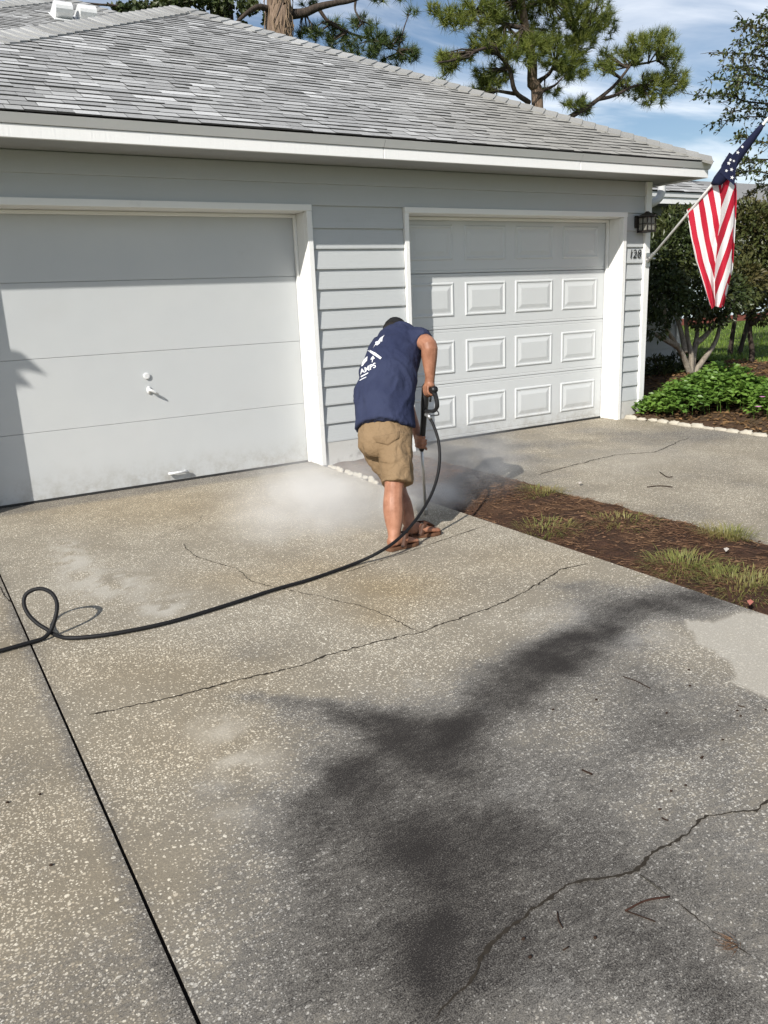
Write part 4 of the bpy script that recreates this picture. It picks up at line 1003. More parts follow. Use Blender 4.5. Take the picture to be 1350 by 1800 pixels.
RE = [(1291, 322), (1291, 360), (1288, 415), (1284, 475), (1268, 541)]; FX = 4.085
def vl(x, y):
    ex = 1210 + .175 * (y - 375) if y < 375 else lerpc(LE, (y - 375) / 168)[0] if y < 543 else 1251
    return (x - ex) / 10.2
def vr(x, y): return ((y - 332) + (x - 1290) / .34) / 32.0
flag = empty('flag', PX(1255, 540, FX), label='draped red and white striped flag with starred navy canton on the pole', cat='flag')
def panel(E0_, E1_, vf, x0, x1, rip, ph):
    n, m = 30, 60; vs = []; sv = []; fs = []
    for j in range(m + 1):
        for i in range(n + 1):
            t = j / m; u = i / n; a = lerpc(E0_, t); b = lerpc(E1_, t); px = a[0] + (b[0] - a[0]) * u; py = a[1] + (b[1] - a[1]) * u
            xx = x0 + (x1 - x0) * u + rip * math.sin(u * 7.0 + ph + t * 1.5) * (0.25 + 0.75 * t) + 0.010 * fbm(Vector((u * 3, t * 5, ph)), 3)
            vs.append(PX(px, py, FX + xx)); sv.append(vf(px, py) + .16 * fbm(Vector((u * 2.5, t * 4, ph + 4)), 2))
    for j in range(m):
        for i in range(n): a = j * (n + 1) + i; fs.append((a, a + 1, a + n + 2, a + n + 1))
    return vs, fs, sv
mb = MB(); SV_ = []
for (a, b, vf, x0, x1, rip, ph) in ((LE, FE, vl, -.02, .075, .026, 0), (FE, RE, vr, .075, -.035, .030, 1.2), ([(x + 4, y - 2) for x, y in RE], [(x - 3, y - 6) for x, y in LE], vl, .10, .06, .02, 2.0)):
    vs, fs, sv = panel(a, b, vf, x0, x1, rip, ph); mb.add(vs, fs); SV_ += sv
# small turned-up corner near the bottom
me = mb.mesh('striped_cloth', M['flag'], True); at = me.attributes.new('stripe', 'FLOAT', 'POINT'); at.data.foreach_set('value', SV_)
link('striped_cloth', me, flag)
mb = MB()
ps = [PB + PD * t for t in (1.02, 1.10, 1.2, 1.3, 1.42, 1.55, 1.66, 1.70)]
mb.loft([(p + Vector((0, 0, -dz)), Vector((r, 0, 0)), PD.cross(Vector((1, 0, 0))) * r2) for p, r, r2, dz in zip(ps, (.02, .04, .045, .042, .038, .033, .026, .016), (.02, .06, .07, .062, .048, .038, .028, .016), (.0, .03, .035, .028, .018, .012, .004, 0))], 16)
n = 14; poly = [[(1266, 303), (1268, 290), (1282, 268)], [(1277, 314), (1284, 296), (1292, 274)], [(1291, 326), (1293, 300), (1298, 276)]]
vs = []; 
for j in range(n + 1):
    for i in range(n + 1):
        a = lerpc(poly[0], j / n); b = lerpc(poly[1], j / n); c = lerpc(poly[2], j / n); q = lerpc([a, b, c], i / n)
        vs.append(PX(q[0], q[1], FX - .055 + .018 * math.sin(i / n * 5)))
mb.add(vs, [(j * (n + 1) + i, j * (n + 1) + i + 1, (j + 1) * (n + 1) + i + 1, (j + 1) * (n + 1) + i) for j in range(n) for i in range(n)])
ct = mb.build('canton', M['canton'], flag, smooth=True)
bvh = BVHTree.FromPolygons([Vector(p) for p in mb.v], mb.f)
for px, py, r in ((1281, 287, 3.6), (1277, 300, 3.0), (1287, 312, 3.8), (1286, 298, 3.6), (1284, 281, 3.0), (1297, 268, 3.2), (1290, 283, 2.6), (1305, 258, 2.8), (1292, 325, 0)):
    if not r: continue
    vs = []
    for k in range(10):
        a = math.pi * k / 5 + .3; rr = r if k % 2 == 0 else r * .42; d = ray(px + rr * math.sin(a), py - rr * math.cos(a)).normalized(); h = bvh.ray_cast(CAM, d)
        if h[0] is None: break
        vs.append(h[0] - d * .004)
    if len(vs) == 10: MB().add(vs + [sum(vs, Vector()) / 10], [(k, (k + 1) % 10, 10) for k in range(10)]).build('star', M['star'], ct)

# edgings
def lumps(name, label, a, b, n, r, cat='edging', piece='edging_piece'):
    root = empty(name, a, label=label, cat=cat); a = Vector(a); b = Vector(b); ms_ = []
    for k in range(4):
        q = MB().ball((0, 0, 0), (1, 1, 1), 14, 10); me = q.mesh(piece, M['edging'], True)
        for v_ in me.vertices: v_.co *= 1 + 0.8 * fbm(v_.co * 1.9 + Vector((k * 7, 0, 0)), 4)
        ms_.append(me)
    d = (b - a) / n; ang = math.atan2(d.y, d.x)
    for k in range(n):
        o = link(piece, random.choice(ms_), root); o.location = a + d * (k + .5) + Vector((random.uniform(-.01, .01), random.uniform(-.01, .01), r * .1))
        o.location.y += 0; o.location.x += random.uniform(-.018, .018); o.scale = (d.length * random.uniform(.45, .62), r * random.uniform(.7, 1.3), r * random.uniform(.6, 1.35)); o.rotation_euler = (0, 0, ang + random.uniform(-.1, .1))
lumps('edging_row', 'row of small white concrete lumps along the driveway below the siding', (-0.02, -0.10, 0.0), (-0.02, -1.1, 0.0), 13, .022)
lumps('edging_row', 'rough white concrete edging between the second driveway and the plants', (3.86, -0.03, 0.01), (3.885, -1.75, -0.004), 12, .030)
mb = MB(); mb.ball((3.99, -1.82, .03), (.07, .06, .05), 10, 7); me = mb.mesh('rubble', M['edging'], True)
for v_ in me.vertices: v_.co += (v_.co - Vector((3.99, -1.82, .03))) * 0.5 * fbm(v_.co * 25, 3)
link('rubble', me, label='broken lump of white concrete at the end of the edging', cat='rubble')

# neighbour's house
nb = empty('neighbour_house', (22, 12, 0.2), label='pale blue neighbouring house with grey roof glimpsed behind the shrubs', cat='house')
M['nsiding'] = paint('pale blue neighbour siding', (.55, .64, .68), (.6, .68, .71), .6, (3, 40, 80), .2, .1)
MB().box((14.0, 12.02, 0.2), (34, 20, 2.9)).build('wall', M['nsiding'], nb)
nlap = MB().prism_x([(0.015, -0.012), (-0.03, -0.012), (-0.03, 0.0), (0.002, 0.20), (0.015, 0.20)], 0, 20).mesh('siding_board', M['nsiding'], recalc=True)
for k in range(13): o = link('siding_board', nlap, nb); o.location = (14, 12, .35 + .2 * k)
MB().add([(13.5, 11.4, 2.85), (34.5, 11.4, 2.85), (34.5, 16, 5.4), (16.5, 16, 5.4), (13.5, 20.6, 2.85), (34.5, 20.6, 2.85)], [(0, 1, 2, 3), (0, 3, 4), (4, 3, 2, 5)]).build('roof', plain('grey neighbour shingles', (.27, .27, .27), .9, .1, 0, .3, 8), nb)
MB().box((13.5, 11.38, 2.7), (34.5, 11.42, 2.86)).build('fascia', M['white'], nb)
for x in (18.5, 24.5):
    wn = MB().box((x, 11.93, 0.95), (x + 1.2, 11.99, 2.2)).build('window', M['white'], nb)
    MB().box((x + .08, 11.90, 1.02), (x + 1.12, 11.925, 2.13)).build('pane', plain('dark window glass', (.03, .04, .05), .1, .6), wn)
MB().box((13, 10.9, .15), (33, 11.3, .42)).build('brick_border', plain('red brick border', (.22, .07, .05), .9), None, label='low red border along the foot of the neighbouring house', cat='border')

# unseen palm-shaped trunk, added and spiked to cast the shadow on the flush door
PT = Vector((-5.45, -1.3, 0))
pl_ = empty('shadow_trunk', PT, label='unseen trunk added left of the driveway to cast the left door shadow', cat='tree')
mb = MB(); mb.tube([PT + Vector((0, 0, z)) for z in (-.1, 0.6, 1.5, 2.4, 3.4, 3.9)], [.25, .22, .21, .21, .22, .20], 14); mb.build('trunk', M['bark'], pl_, smooth=True)
perp = Vector((to_sun.y, -to_sun.x, 0)).normalized()
if perp.x < 0: perp = -perp
for z, L, sgn in ((3.32, .17, 1), (3.17, .115, 1), (3.35, .28, -1), (3.0, .26, -1), (3.62, .34, -1)):
    p = PT + Vector((0, 0, z)) + perp * .17 * sgn
    mb = MB(); mb.loft([(p, Vector((0, 0, .12)), to_sun.cross(Vector((0, 0, 1))).cross(Vector((0, 0, 1))).normalized() * .05), (p + perp * sgn * L * .6 + Vector((0, 0, .12)), Vector((0, 0, .06)), Vector((.03, .03, 0))), (p + perp * sgn * L + Vector((0, 0, .10)), Vector((0, 0, .01)), Vector((.01, .01, 0)))], 8)
    mb.build('shadow_spike', M['bark'], pl_, recalc=True)  # stub added to shape the pointed edge of the door shadow

# ------------------------------------------------------------------ the person
def cloth_mat(name, c1, c2, fold=14, strength=0.5, weave=500):
    s = NT(name); n = s.noise(fold, 3, 0.55, dist=0.6); f = s.noise(weave, 2); big = s.noise(3.5, 3)
    c = s.mix(s.mr(big, .3, .7), c1, c2); c = s.mix(s.mr(f, .3, .7, 0, .25), c, tuple(x * .6 for x in c1))
    s.bump(s.math('ADD', n, s.math('MULTIPLY', f, .06)), strength, 0.02); return s.done(c, .9, .15)
M['navy'] = cloth_mat('navy cotton shirt', (0.024, 0.030, 0.066), (0.036, 0.044, 0.086), 11, 0.65)
M['khaki'] = cloth_mat('khaki cargo twill', (0.20, 0.135, 0.075), (0.26, 0.18, 0.105), 16, 1.0)
M['khaki_flap'] = cloth_mat('khaki pocket twill', (0.18, 0.12, 0.068), (0.24, 0.165, 0.095), 24, 0.8)
s = NT('sunned skin'); n1 = s.mr(s.noise(11, 5, .65), .3, .7); n2 = s.noise(110, 4, .7)
sk = s.mix(n1, (0.23, 0.098, 0.055), (0.39, 0.19, 0.118)); sk = s.mix(s.mr(n2, .55, .8, 0, .35), sk, (0.25, 0.095, 0.06)); s.bump(n2, .15, .004)
M['skin'] = s.done(sk, .5, .35, Subsurface_Weight=0.0)
M['leather'] = plain('brown sandal leather', (0.085, 0.036, 0.02), .55, .3, 0, .4, 40); M['sole'] = plain('tan sandal sole', (0.15, 0.075, 0.042), .8, .2, 0, .35, 60)
M['cap'] = cloth_mat('black cap cloth', (0.012, 0.012, 0.013), (0.018, 0.018, 0.019), 20, .2)
M['hair'] = plain('dark hair', (0.02, 0.016, 0.013), .6); M['print'] = plain('white shirt print', (.66, .67, .70), .8, .1, 0, .12, 60)
F_ = Vector((.76, .65, 0)).normalized(); L_ = Vector((-.65, .76, 0)).normalized(); Z_ = Vector((0, 0, 1))
hR, tR = G(683, 969), G(731, 956); hL, tL = G(708, 948), G(772, 938)
person = empty('person', (hR + hL) / 2, label='person in navy t-shirt and khaki shorts bending over to pressure wash', cat='person')
body = MB()
def footmesh(h, t):
    d = (t - h).normalized(); sd = Vector((-d.y, d.x, 0)); Lf = (t - h).length; B = lambda u, z, w, hh, o=0: (h + d * (Lf * u) + sd * o + Z_ * z, sd * w, Z_ * hh)
    body.loft([B(.02, .05, .022, .022), B(.08, .052, .033, .034), B(.25, .062, .036, .042), B(.45, .056, .040, .036), B(.65, .045, .046, .024), B(.80, .038, .047, .017), B(.86, .035, .044, .013)], 14)
    for k, (o, l) in enumerate(((-.034, .98), (-.013, 1.0), (.006, .97), (.022, .94), (.037, .89))):
        r = .013 if abs(o) < .03 else .012
        body.tube([h + d * (Lf * .78) + sd * o * .95 + Z_ * .036, h + d * (Lf * (l - .05)) + sd * o + Z_ * .033, h + d * (Lf * l) + sd * o + Z_ * .030], [r, r * .95, r * .6], 8)
footmesh(hR, tR); footmesh(hL, tL)
hipR, knR, anR = A(694, 765, 4.83), A(693, 852, 4.75), hR + (tR - hR) * .22 + Z_ * .085
hipL, knL, anL = A(662, 765, 4.95), A(696, 852, 4.98), hL + (tL - hL) * .20 + Z_ * .085
for hp_, kn, an in ((hipR, knR, anR), (hipL, knL, anL)):
    back = -F_ * .018
    body.tube(curve_pts([hp_, hp_.lerp(kn, .5), kn, kn.lerp(an, .28) + back, kn.lerp(an, .6) + back * .5, kn.lerp(an, .85), an, an - Z_ * .05], 3), [r for r in (.075, .075, .073, .070, .066, .062, .059, .058, .058, .060, .062, .062, .059, .055, .050, .045, .041, .038, .037, .038, .038, .036)][:22], 14)
spine = [A(677, 755, 4.88), A(675, 700, 4.94), A(685, 650, 5.0), A(698, 612, 5.07), A(709, 586, 5.14)]
def ring(c, up, lat, fb):
    up = up.normalized(); l = (L_ - up * L_.dot(up)).normalized(); b = up.cross(l); return (c, l * lat, b * fb)
sp_up = [(spine[min(i + 1, 4)] - spine[max(i - 1, 0)]) for i in range(5)]
body.loft([ring(spine[i], sp_up[i], a, b) for i, (a, b) in enumerate(((.135, .105), (.155, .125), (.155, .12), (.14, .10), (.07, .065)))], 20)
hT = (F_ * .80 + Z_ * .50).normalized(); hC = A(694, 590, 5.31); neck = spine[4]
body.tube([neck - hT * .03, neck.lerp(hC, .5), hC], [.065, .058, .055], 14)
hFace = (F_ * .5 - Z_ * .86).normalized(); hLat = hFace.cross(hT).normalized(); HM = Matrix((hLat, hFace, hT)).transposed()
body.ball(hC, (.074, .092, .112), 20, 14, HM); body.ball(hC + hFace * .03 - hT * .06, (.056, .062, .055), 16, 10, HM)
body.tube([hC + hFace * .085 + hT * .025, hC + hFace * .112 - hT * .02, hC + hFace * .09 - hT * .03], [.010, .017, .014], 8)
for s_ in (-1, 1): body.ball(hC + hLat * .074 * s_ - hT * .005, (.012, .022, .034), 10, 8, HM)
# arms
shR, elR, wrR = A(730, 590, 5.06), A(754, 608, 4.95), A(756, 664, 4.985)
shL, elL, wrL = A(688, 594, 5.22), A(706, 690, 5.38), A(732, 757, 5.17)
body.tube(curve_pts([shR, shR.lerp(elR, .5), elR + (elR - wrR).normalized() * .0, elR.lerp(wrR, .33), elR.lerp(wrR, .7), wrR], 3), [.040, .046, .050, .053, .054, .053, .052, .052, .051, .050, .047, .043, .039, .036, .033, .031][:16], 14)
body.tube(curve_pts([shL, shL.lerp(elL, .5), elL, elL.lerp(wrL, .35), elL.lerp(wrL, .7), wrL], 3), [.040, .045, .050, .052, .052, .05, .048, .048, .048, .047, .045, .041, .038, .035, .032, .030][:16], 14)
def grip_hand(wrist, gc, g, n, rg, sgn):
    """hand closed round a bar through gc with unit axis g; n points from the bar to the palm"""
    g = g.normalized(); n = (n - g * n.dot(g)).normalized(); t = g.cross(n) * sgn
    pc = gc + n * (rg + .012)
    body.tube([wrist, wrist.lerp(pc, .5), pc + n * .004], [.030, .031, .030], 12)
    body.ball(pc, (.048, .038, .020), 14, 8, Matrix((g, t, n)).transposed())
    for k, r, ln in ((-1.5, .0100, 1.0), (-.5, .0104, 1.08), (.5, .0104, 1.05), (1.5, .0094, .9)):
        c = gc + g * k * .0225; pts = []
        for th in (10, 45, 80, 115, 150, 185, 215):
            a = math.radians(th * ln); pts.append(c + (n * math.cos(a) + t * math.sin(a)) * (rg + .0095 + (.006 if th < 50 else 0)))
        body.tube(pts, [r * 1.1, r * 1.12, r, r, r * .95, r * .9, r * .65], 8)
    c = gc + g * -.036; pts = [pc - g * .02 - t * .008]
    for th in (-40, -75, -110, -140):
        a = math.radians(th); pts.append(c + g * (-.004 * (th / -40)) + (n * math.cos(a) + t * math.sin(a)) * (rg + .011))
    body.tube(pts, [.014, .012, .0105, .010, .007], 8)
gunTop, gunBot = A(748, 688, 5.03), A(742, 776, 5.12)
hndA, hndB = A(748, 690, 5.05), A(763, 685, 4.94)
grip_hand(wrR, hndA.lerp(hndB, .45), hndB - hndA, Vector((0, 0, 1)), .019, 1)
grip_hand(wrL, gunBot, gunTop - gunBot, wrL - gunBot, .020, 1)
bo = body.build('body', M['skin'], person, smooth=True, recalc=False); remesh(bo, 0.0055, 3)
eye = plain('dark eye', (.02, .015, .012), .2, .6)
for s_ in (-1, 1): MB().ball(hC + hFace * .088 + hLat * .03 * s_ + hT * .012, (.011, .006, .007), 10, 8, HM).build('eye', eye, person, smooth=True)
MB().tube([hC + hFace * .094 + hLat * x - hT * .058 for x in (-.022, 0, .022)], [.003, .005, .003], 6).build('mouth', plain('lips', (.30, .11, .09), .5), person, smooth=True)
# hair and cap
MB().ball(hC - hFace * .012 - hT * .012, (.080, .092, .100), 18, 12, HM).build('hair', M['hair'], person, smooth=True)
cm_ = MB()
cm_.loft([(hC + hT * h - hFace * .004, hLat * a, hFace * b) for h, a, b in ((.010, .087, .106), (.04, .086, .104), (.07, .078, .094), (.10, .058, .072), (.12, .03, .038), (.126, .006, .006))], 22)
cp_ = cm_.build('cap', M['cap'], person, smooth=True)
MB().add([hC + hT * z + hFace * y + hLat * x for z in (.020, .028) for x, y in ((-.075, .07), (-.07, .13), (-.035, .17), (.035, .17), (.07, .13), (.075, .07))], [(0, 1, 2, 3, 4, 5), (11, 10, 9, 8, 7, 6)] + [(i, (i + 1) % 6, 6 + (i + 1) % 6, 6 + i) for i in range(6)]).build('brim', M['cap'], cp_, recalc=True)
# shirt
st = MB()
rs = [(A(676, 744, 4.885), .176, .160), (A(675, 722, 4.91), .180, .160), (A(675, 695, 4.94), .186, .162), (A(684, 652, 5.0), .180, .152), (A(695, 618, 5.06), .168, .132), (A(705, 596, 5.11), .142, .105), (A(712, 580, 5.15), .085, .075)]
ups = [rs[min(i + 1, 6)][0] - rs[max(i - 1, 0)][0] for i in range(7)]; ups[0] = ups[0] * .6 + Z_ * .05
st.loft([ring(c, u, a, b) for (c, a, b), u in zip(rs, ups)], 28)
for i in range(28):
    p = Vector(st.v[i]); q = (p - rs[0][0]); lat = q.dot(L_) / .176; st.v[i] = tuple(p + Z_ * (.022 - .062 * lat * lat) + q * (.06 * lat * lat))
st.ball(A(729, 592, 5.07), (.070, .070, .062), 14, 10); st.ball(A(691, 596, 5.2), (.075, .075, .065), 14, 10)
st.tube(curve_pts([A(722, 596, 5.09), A(732, 596, 5.05), A(744, 604, 4.995)], 3), [.075, .078, .080, .079, .077, .075, .073], 16)
st.tube(curve_pts([A(692, 598, 5.2), A(697, 625, 5.27), A(700, 650, 5.32)], 3), [.072] * 7, 14)
sh_ = st.build('shirt', M['navy'], person, smooth=True); remesh(sh_, 0.007, 5)
def wrinkle(o, amp, sx, drop=0.0, seed=0, hem=None):
    me = o.data; nv = len(me.vertices)
    import numpy as np
    nb_ = np.empty(nv * 3, dtype=np.float32); me.vertices.foreach_get('co', nb_); cos = nb_.reshape(-1, 3).tolist()
    n2_ = np.empty(nv * 3, dtype=np.float32); me.vertex_normals.foreach_get('vector', n2_); nrm = n2_.reshape(-1, 3).tolist(); out = []
    for c_, n_ in zip(cos, nrm):
        c = Vector(c_); q = Vector((c.dot(L_) * sx[0], c.dot(F_) * sx[1], c.z * sx[2] + seed)); q += Vector((fbm(c * 4, 2), fbm(c * 4 + Vector((5, 0, 0)), 2), 0)) * 1.2
        k = 1 - abs(fbm(q, 3)) * 2.2
        if hem is not None: k = k * 0.6
        c = c + Vector(n_) * amp * (k - .5); out += [c.x, c.y, c.z]
    me.vertices.foreach_set('co', out); me.update()
wrinkle(sh_, 0.020, (6, 6, 2.6))
# shorts
so_ = MB()
so_.loft([ring(c, Z_ + F_ * .1, a, b) for c, a, b in ((A(678, 722, 4.90), .150, .125), (A(678, 742, 4.89), .163, .140), (A(677, 765, 4.88), .170, .150), (A(677, 785, 4.88), .165, .145), (A(678, 800, 4.88), .13, .12))], 24)
so_.tube([A(694, 770, 4.83), A(695, 795, 4.81), A(698, 825, 4.78), A(698, 850, 4.76)], [.102, .100, .098, .098], 20)
so_.tube([A(660, 770, 4.93), A(666, 795, 4.945), A(684, 825, 4.965), A(697, 846, 4.98)], [.098, .092, .085, .080], 20)
sho = so_.build('shorts', M['khaki'], person, smooth=True); remesh(sho, 0.007, 4); wrinkle(sho, 0.013, (8, 8, 6), 0, 3)
def decal(poly, target, off, mat, name, parent, thick=0.0, n=12):
    """a patch lying on a garment: poly is a quad of pixel corners (with optional curve), cast on the surface"""
    me = target.data; bv = BVHTree.FromPolygons([v_.co.copy() for v_ in me.vertices], [p.vertices[:] for p in me.polygons])
    o0 = CAM - person.location if False else CAM
    vs = []
    for j in range(n + 1):
        for i in range(n + 1):
            a = lerpc(poly[0], i / n); b = lerpc(poly[1], i / n); px = a[0] + (b[0] - a[0]) * j / n; py = a[1] + (b[1] - a[1]) * j / n
            d = ray(px, py).normalized(); h = bv.ray_cast(CAM, d)
            if h[0] is None: return None
            e = min(i, n - i, j, n - j) / n
            vs.append(h[0] + h[1] * (off + thick * smoothstep(0, .12, e)))
    fs = [(j * (n + 1) + i, j * (n + 1) + i + 1, (j + 1) * (n + 1) + i + 1, (j + 1) * (n + 1) + i) for j in range(n) for i in range(n)]
    return MB().add(vs, fs).build(name, mat, parent, smooth=True)
decal(([(654, 768), (680, 764), (703, 758)], [(662, 778), (682, 783), (702, 770)]), sho, .002, M['khaki_flap'], 'pocket_flap', sho, .008)
decal(([(664, 786), (680, 784), (697, 780)], [(668, 812), (684, 816), (698, 812)]), sho, .0015, M['khaki'], 'pocket', sho, .006)
decal(([(703, 803), (714, 800), (725, 796)], [(706, 812), (716, 816), (726, 806)]), sho, .002, M['khaki_flap'], 'pocket_flap', sho, .010)
decal(([(704, 815), (715, 818), (726, 810)], [(704, 842), (715, 844), (724, 838)]), sho, .0015, M['khaki'], 'pocket', sho, .010)
# print on the back of the shirt
me = sh_.data; SB = BVHTree.FromPolygons([v_.co.copy() for v_ in me.vertices], [p.vertices[:] for p in me.polygons])
def on_shirt(px, py, off=.004):
    d = ray(px, py).normalized(); h = SB.ray_cast(CAM, d); return None if h[0] is None else h[0] - d * off
def print_poly(name, P):
    mb = bmesh.new(); vs = [mb.verts.new((x, y, 0)) for x, y in P]; f = mb.faces.new(vs)
    bmesh.ops.triangulate(mb, faces=mb.faces[:])
    for _ in range(3): bmesh.ops.subdivide_edges(mb, edges=mb.edges[:], cuts=1, use_grid_fill=True)
    bad = []
    for v_ in mb.verts:
        q = on_shirt(v_.co.x, v_.co.y)
        if q is None: bad.append(v_)
        else: v_.co = q
    bmesh.ops.delete(mb, geom=bad, context='VERTS'); me = bpy.data.meshes.new(name); mb.to_mesh(me); mb.free(); me.materials.append(M['print']); return link(name, me, sh_)
print_poly('print_bar', [(645.5, 616), (651, 615.6), (660, 620), (671, 628.5), (668.5, 631.5), (657, 624)])
print_poly('print_mark', [(655, 612), (660, 604), (659.5, 601), (665, 599), (668, 594), (676, 588.5), (672.5, 594), (671.5, 601), (669.5, 599), (667, 604), (663, 607), (660, 606)])
print_poly('print_mark', [(635, 644), (636.5, 637), (640, 631), (646, 626), (645, 634), (641, 638), (637.5, 643)])
print_poly('print_mark', [(651, 632), (652.5, 629), (656, 625), (657, 627.5), (659, 630), (656, 631.5), (654.5, 637), (653.5, 637), (654, 632)])
def print_text(txt, ox, oy, ux, uy, size, asp=1.0):
    me = text_mesh(txt, 1.0, bold=0.025); bmx = bmesh.new(); bmx.from_mesh(me)
    bmesh.ops.triangulate(bmx, faces=bmx.faces[:]); bad = []
    bmesh.ops.subdivide_edges(bmx, edges=bmx.edges[:], cuts=2, use_grid_fill=True)
    for v_ in bmx.verts:
        x, y = v_.co.x * asp, v_.co.y; q = on_shirt(ox + ux * x * size + uy * y * size * .35, oy + uy * x * size - ux * y * size)
        if q is None: bad.append(v_)
        else: v_.co = q
    bmesh.ops.delete(bmx, geom=bad, context='VERTS'); bmx.to_mesh(me); bmx.free(); me.materials.clear(); me.materials.append(M['print']); return link('print_text', me, sh_)
print_text('AMPS', 633.5, 658, .90, -.42, 13.0, 0.98)
print_text('COCOA', 633, 664.5, .90, -.42, 4.6, .95) if False else print_poly('print_line', [(634, 661), (644, 656), (647, 654.5), (647.5, 656), (644.5, 658), (634.5, 663.5)])
print_poly('print_line', [(632, 668), (636, 665.5), (643.5, 662), (644, 663.2), (636.4, 667), (632.4, 669.4)])
# sandals
for h, t, lab in ((hR, tR, 0), (hL, tL, 1)):
    d = (t - h).normalized(); sd = Vector((-d.y, d.x, 0)); Lf = (t - h).length + .02; h0 = h - d * .012
    sg = empty('sandal', h0); sg.parent = person; sg.matrix_parent_inverse = Matrix.Translation(-person.location)
    out = [(0.0, .012), (.03, .03), (.1, .036), (.35, .036), (.6, .045), (.78, .050), (.92, .042), (.985, .024), (1.0, .01)]
    ol = [(u, w) for u, w in out] + [(u, -w) for u, w in reversed(out)]; k = len(ol)
    vs = [h0 + d * (Lf * u) + sd * w_ + Z_ * z for z in (.001, .022) for u, w_ in ol]
    o = MB().add(vs, [tuple(range(k - 1, -1, -1)), tuple(range(k, 2 * k))] + [(i, (i + 1) % k, k + (i + 1) % k, k + i) for i in range(k)]).build('sole', M['sole'], sg, recalc=True); bevel(o, .004, 2)
    sb = MB(); vv = []
    toe = h0 + d * (Lf * .82) + Z_ * .055
    for s_ in (-1, 1):
        P = curve_pts([h0 + d * (Lf * .42) + sd * .042 * s_ + Z_ * .02, h0 + d * (Lf * .52) + sd * .036 * s_ + Z_ * .085, h0 + d * (Lf * .66) + sd * .020 * s_ + Z_ * .082, toe], 5)
        o_ = len(sb.v)
        for i, p in enumerate(P):
            wd = .024 * (1 - .5 * i / (len(P) - 1)); sb.v += [tuple(p - d * wd + Z_ * .002), tuple(p + d * wd + Z_ * .002), tuple(p + d * wd - Z_ * .003), tuple(p - d * wd - Z_ * .003)]
        for i in range(len(P) - 1):
            a = o_ + i * 4
            for q in range(4): sb.f.append((a + q, a + (q + 1) % 4, a + 4 + (q + 1) % 4, a + 4 + q)); sb.mi.append(0)
    sb.tube([toe, toe - Z_ * .03], .005, 6); sb.build('strap', M['leather'], sg, smooth=True)

# pressure washer gun and lance
gun = empty('spray_gun', gunTop, label='black pressure washer gun with steel lance held by the person', cat='spray gun')
gd = (gunBot - gunTop); mb = MB()
mb.loft([ring(gunTop + gd * u, gd, a, b) for u, a, b in ((-.16, .012, .016), (-.12, .022, .030), (0, .024, .034), (.25, .024, .030), (.5, .020, .022), (.95, .018, .018), (1.16, .018, .018), (1.2, .012, .012))], 16)
mb.build('body', M['black_plastic'], gun, smooth=True)
mb = MB(); mb.tube([hndA - (hndB - hndA) * .2, hndB, hndB + (hndB - hndA) * .12], [.018, .020, .021], 14); mb.build('grip', M['black_plastic'], gun, smooth=True)
gp_ = [A(761, 686, 4.945), A(766, 697, 4.95), A(768.5, 712, 4.96), A(765, 721, 4.98), A(757, 723, 5.0), A(748, 722, 5.03)]
MB().tube(curve_pts(gp_, 4), [.016] * 4 + [.0145] * 6 + [.012] * 5 + [.011] * 6, 10).build('guard', M['black_plastic'], gun, smooth=True)
MB().tube(curve_pts([A(756, 706, 5.0), A(757, 698, 4.99), A(754, 690, 5.0)], 4), .007, 8).build('trigger', M['black_plastic'], gun, smooth=True)
MB().tube(curve_pts([A(765, 719, 4.97), A(770, 724, 4.97), A(771, 729, 4.97), A(765, 730, 4.98), A(758, 731, 4.99)], 4), .0045, 6).build('hook', M['black_plastic'], gun, smooth=True)
MB().tube([A(749, 728, 5.03), A(754, 731, 5.01), A(757, 737, 5.0)], [.014, .016, .014], 12).build('hose_coupling', M['steel'], gun, smooth=True)
lt = A(748, 893, 5.40); l0 = gunBot + gd * .15
MB().tube([l0, lt], .010, 10).build('lance', M['steel'], gun, smooth=True)
ld_ = (lt - l0).normalized()
MB().tube([lt - ld_ * .005, lt + ld_ * .01, lt + ld_ * .05, lt + ld_ * .055], [.009, .014, .014, .008], 12).build('nozzle', M['steel'], gun, smooth=True)
# hose
hp_ = [A(756, 735, 5.0), A(763, 750, 4.98), A(770, 772, 4.96), A(773, 800, 4.94), A(770.5, 830, 4.92), A(762, 860, 4.88), A(750, 885, 4.83), A(733, 911, 4.75), A(712, 936, 4.65), A(688, 957, 4.55), A(660, 974, 4.50), A(630, 988, 4.47)]
def gh(px, py, z=.013): return G(px, py, z)
hp_ += [gh(590, 1003), gh(540, 1020), gh(480, 1037), gh(400, 1063), gh(300, 1093), gh(210, 1112), gh(150, 1120), gh(115, 1121), gh(95, 1115)]
dl = (gh(92, 1112) - CAM).dot(FW)
for px, py, dd in ((82, 1106, .0), (66, 1096, .01), (50, 1080, .03), (42, 1062, .05), (45, 1046, .06), (58, 1037, .06), (74, 1035, .05), (90, 1042, .03), (99, 1056, .01), (100, 1072, -.01), (96, 1090, -.02), (89, 1108, -.03)): hp_.append(A(px, py, dl + dd))
hp_ += [gh(76, 1122), gh(50, 1130), gh(0, 1144), gh(-80, 1165), gh(-200, 1180)]
MB().tube(curve_pts(hp_, 7), .0094, 10).build('hose', M['hose'], None, smooth=True, label='black pressure hose looping across the driveway up to the spray gun', cat='hose')

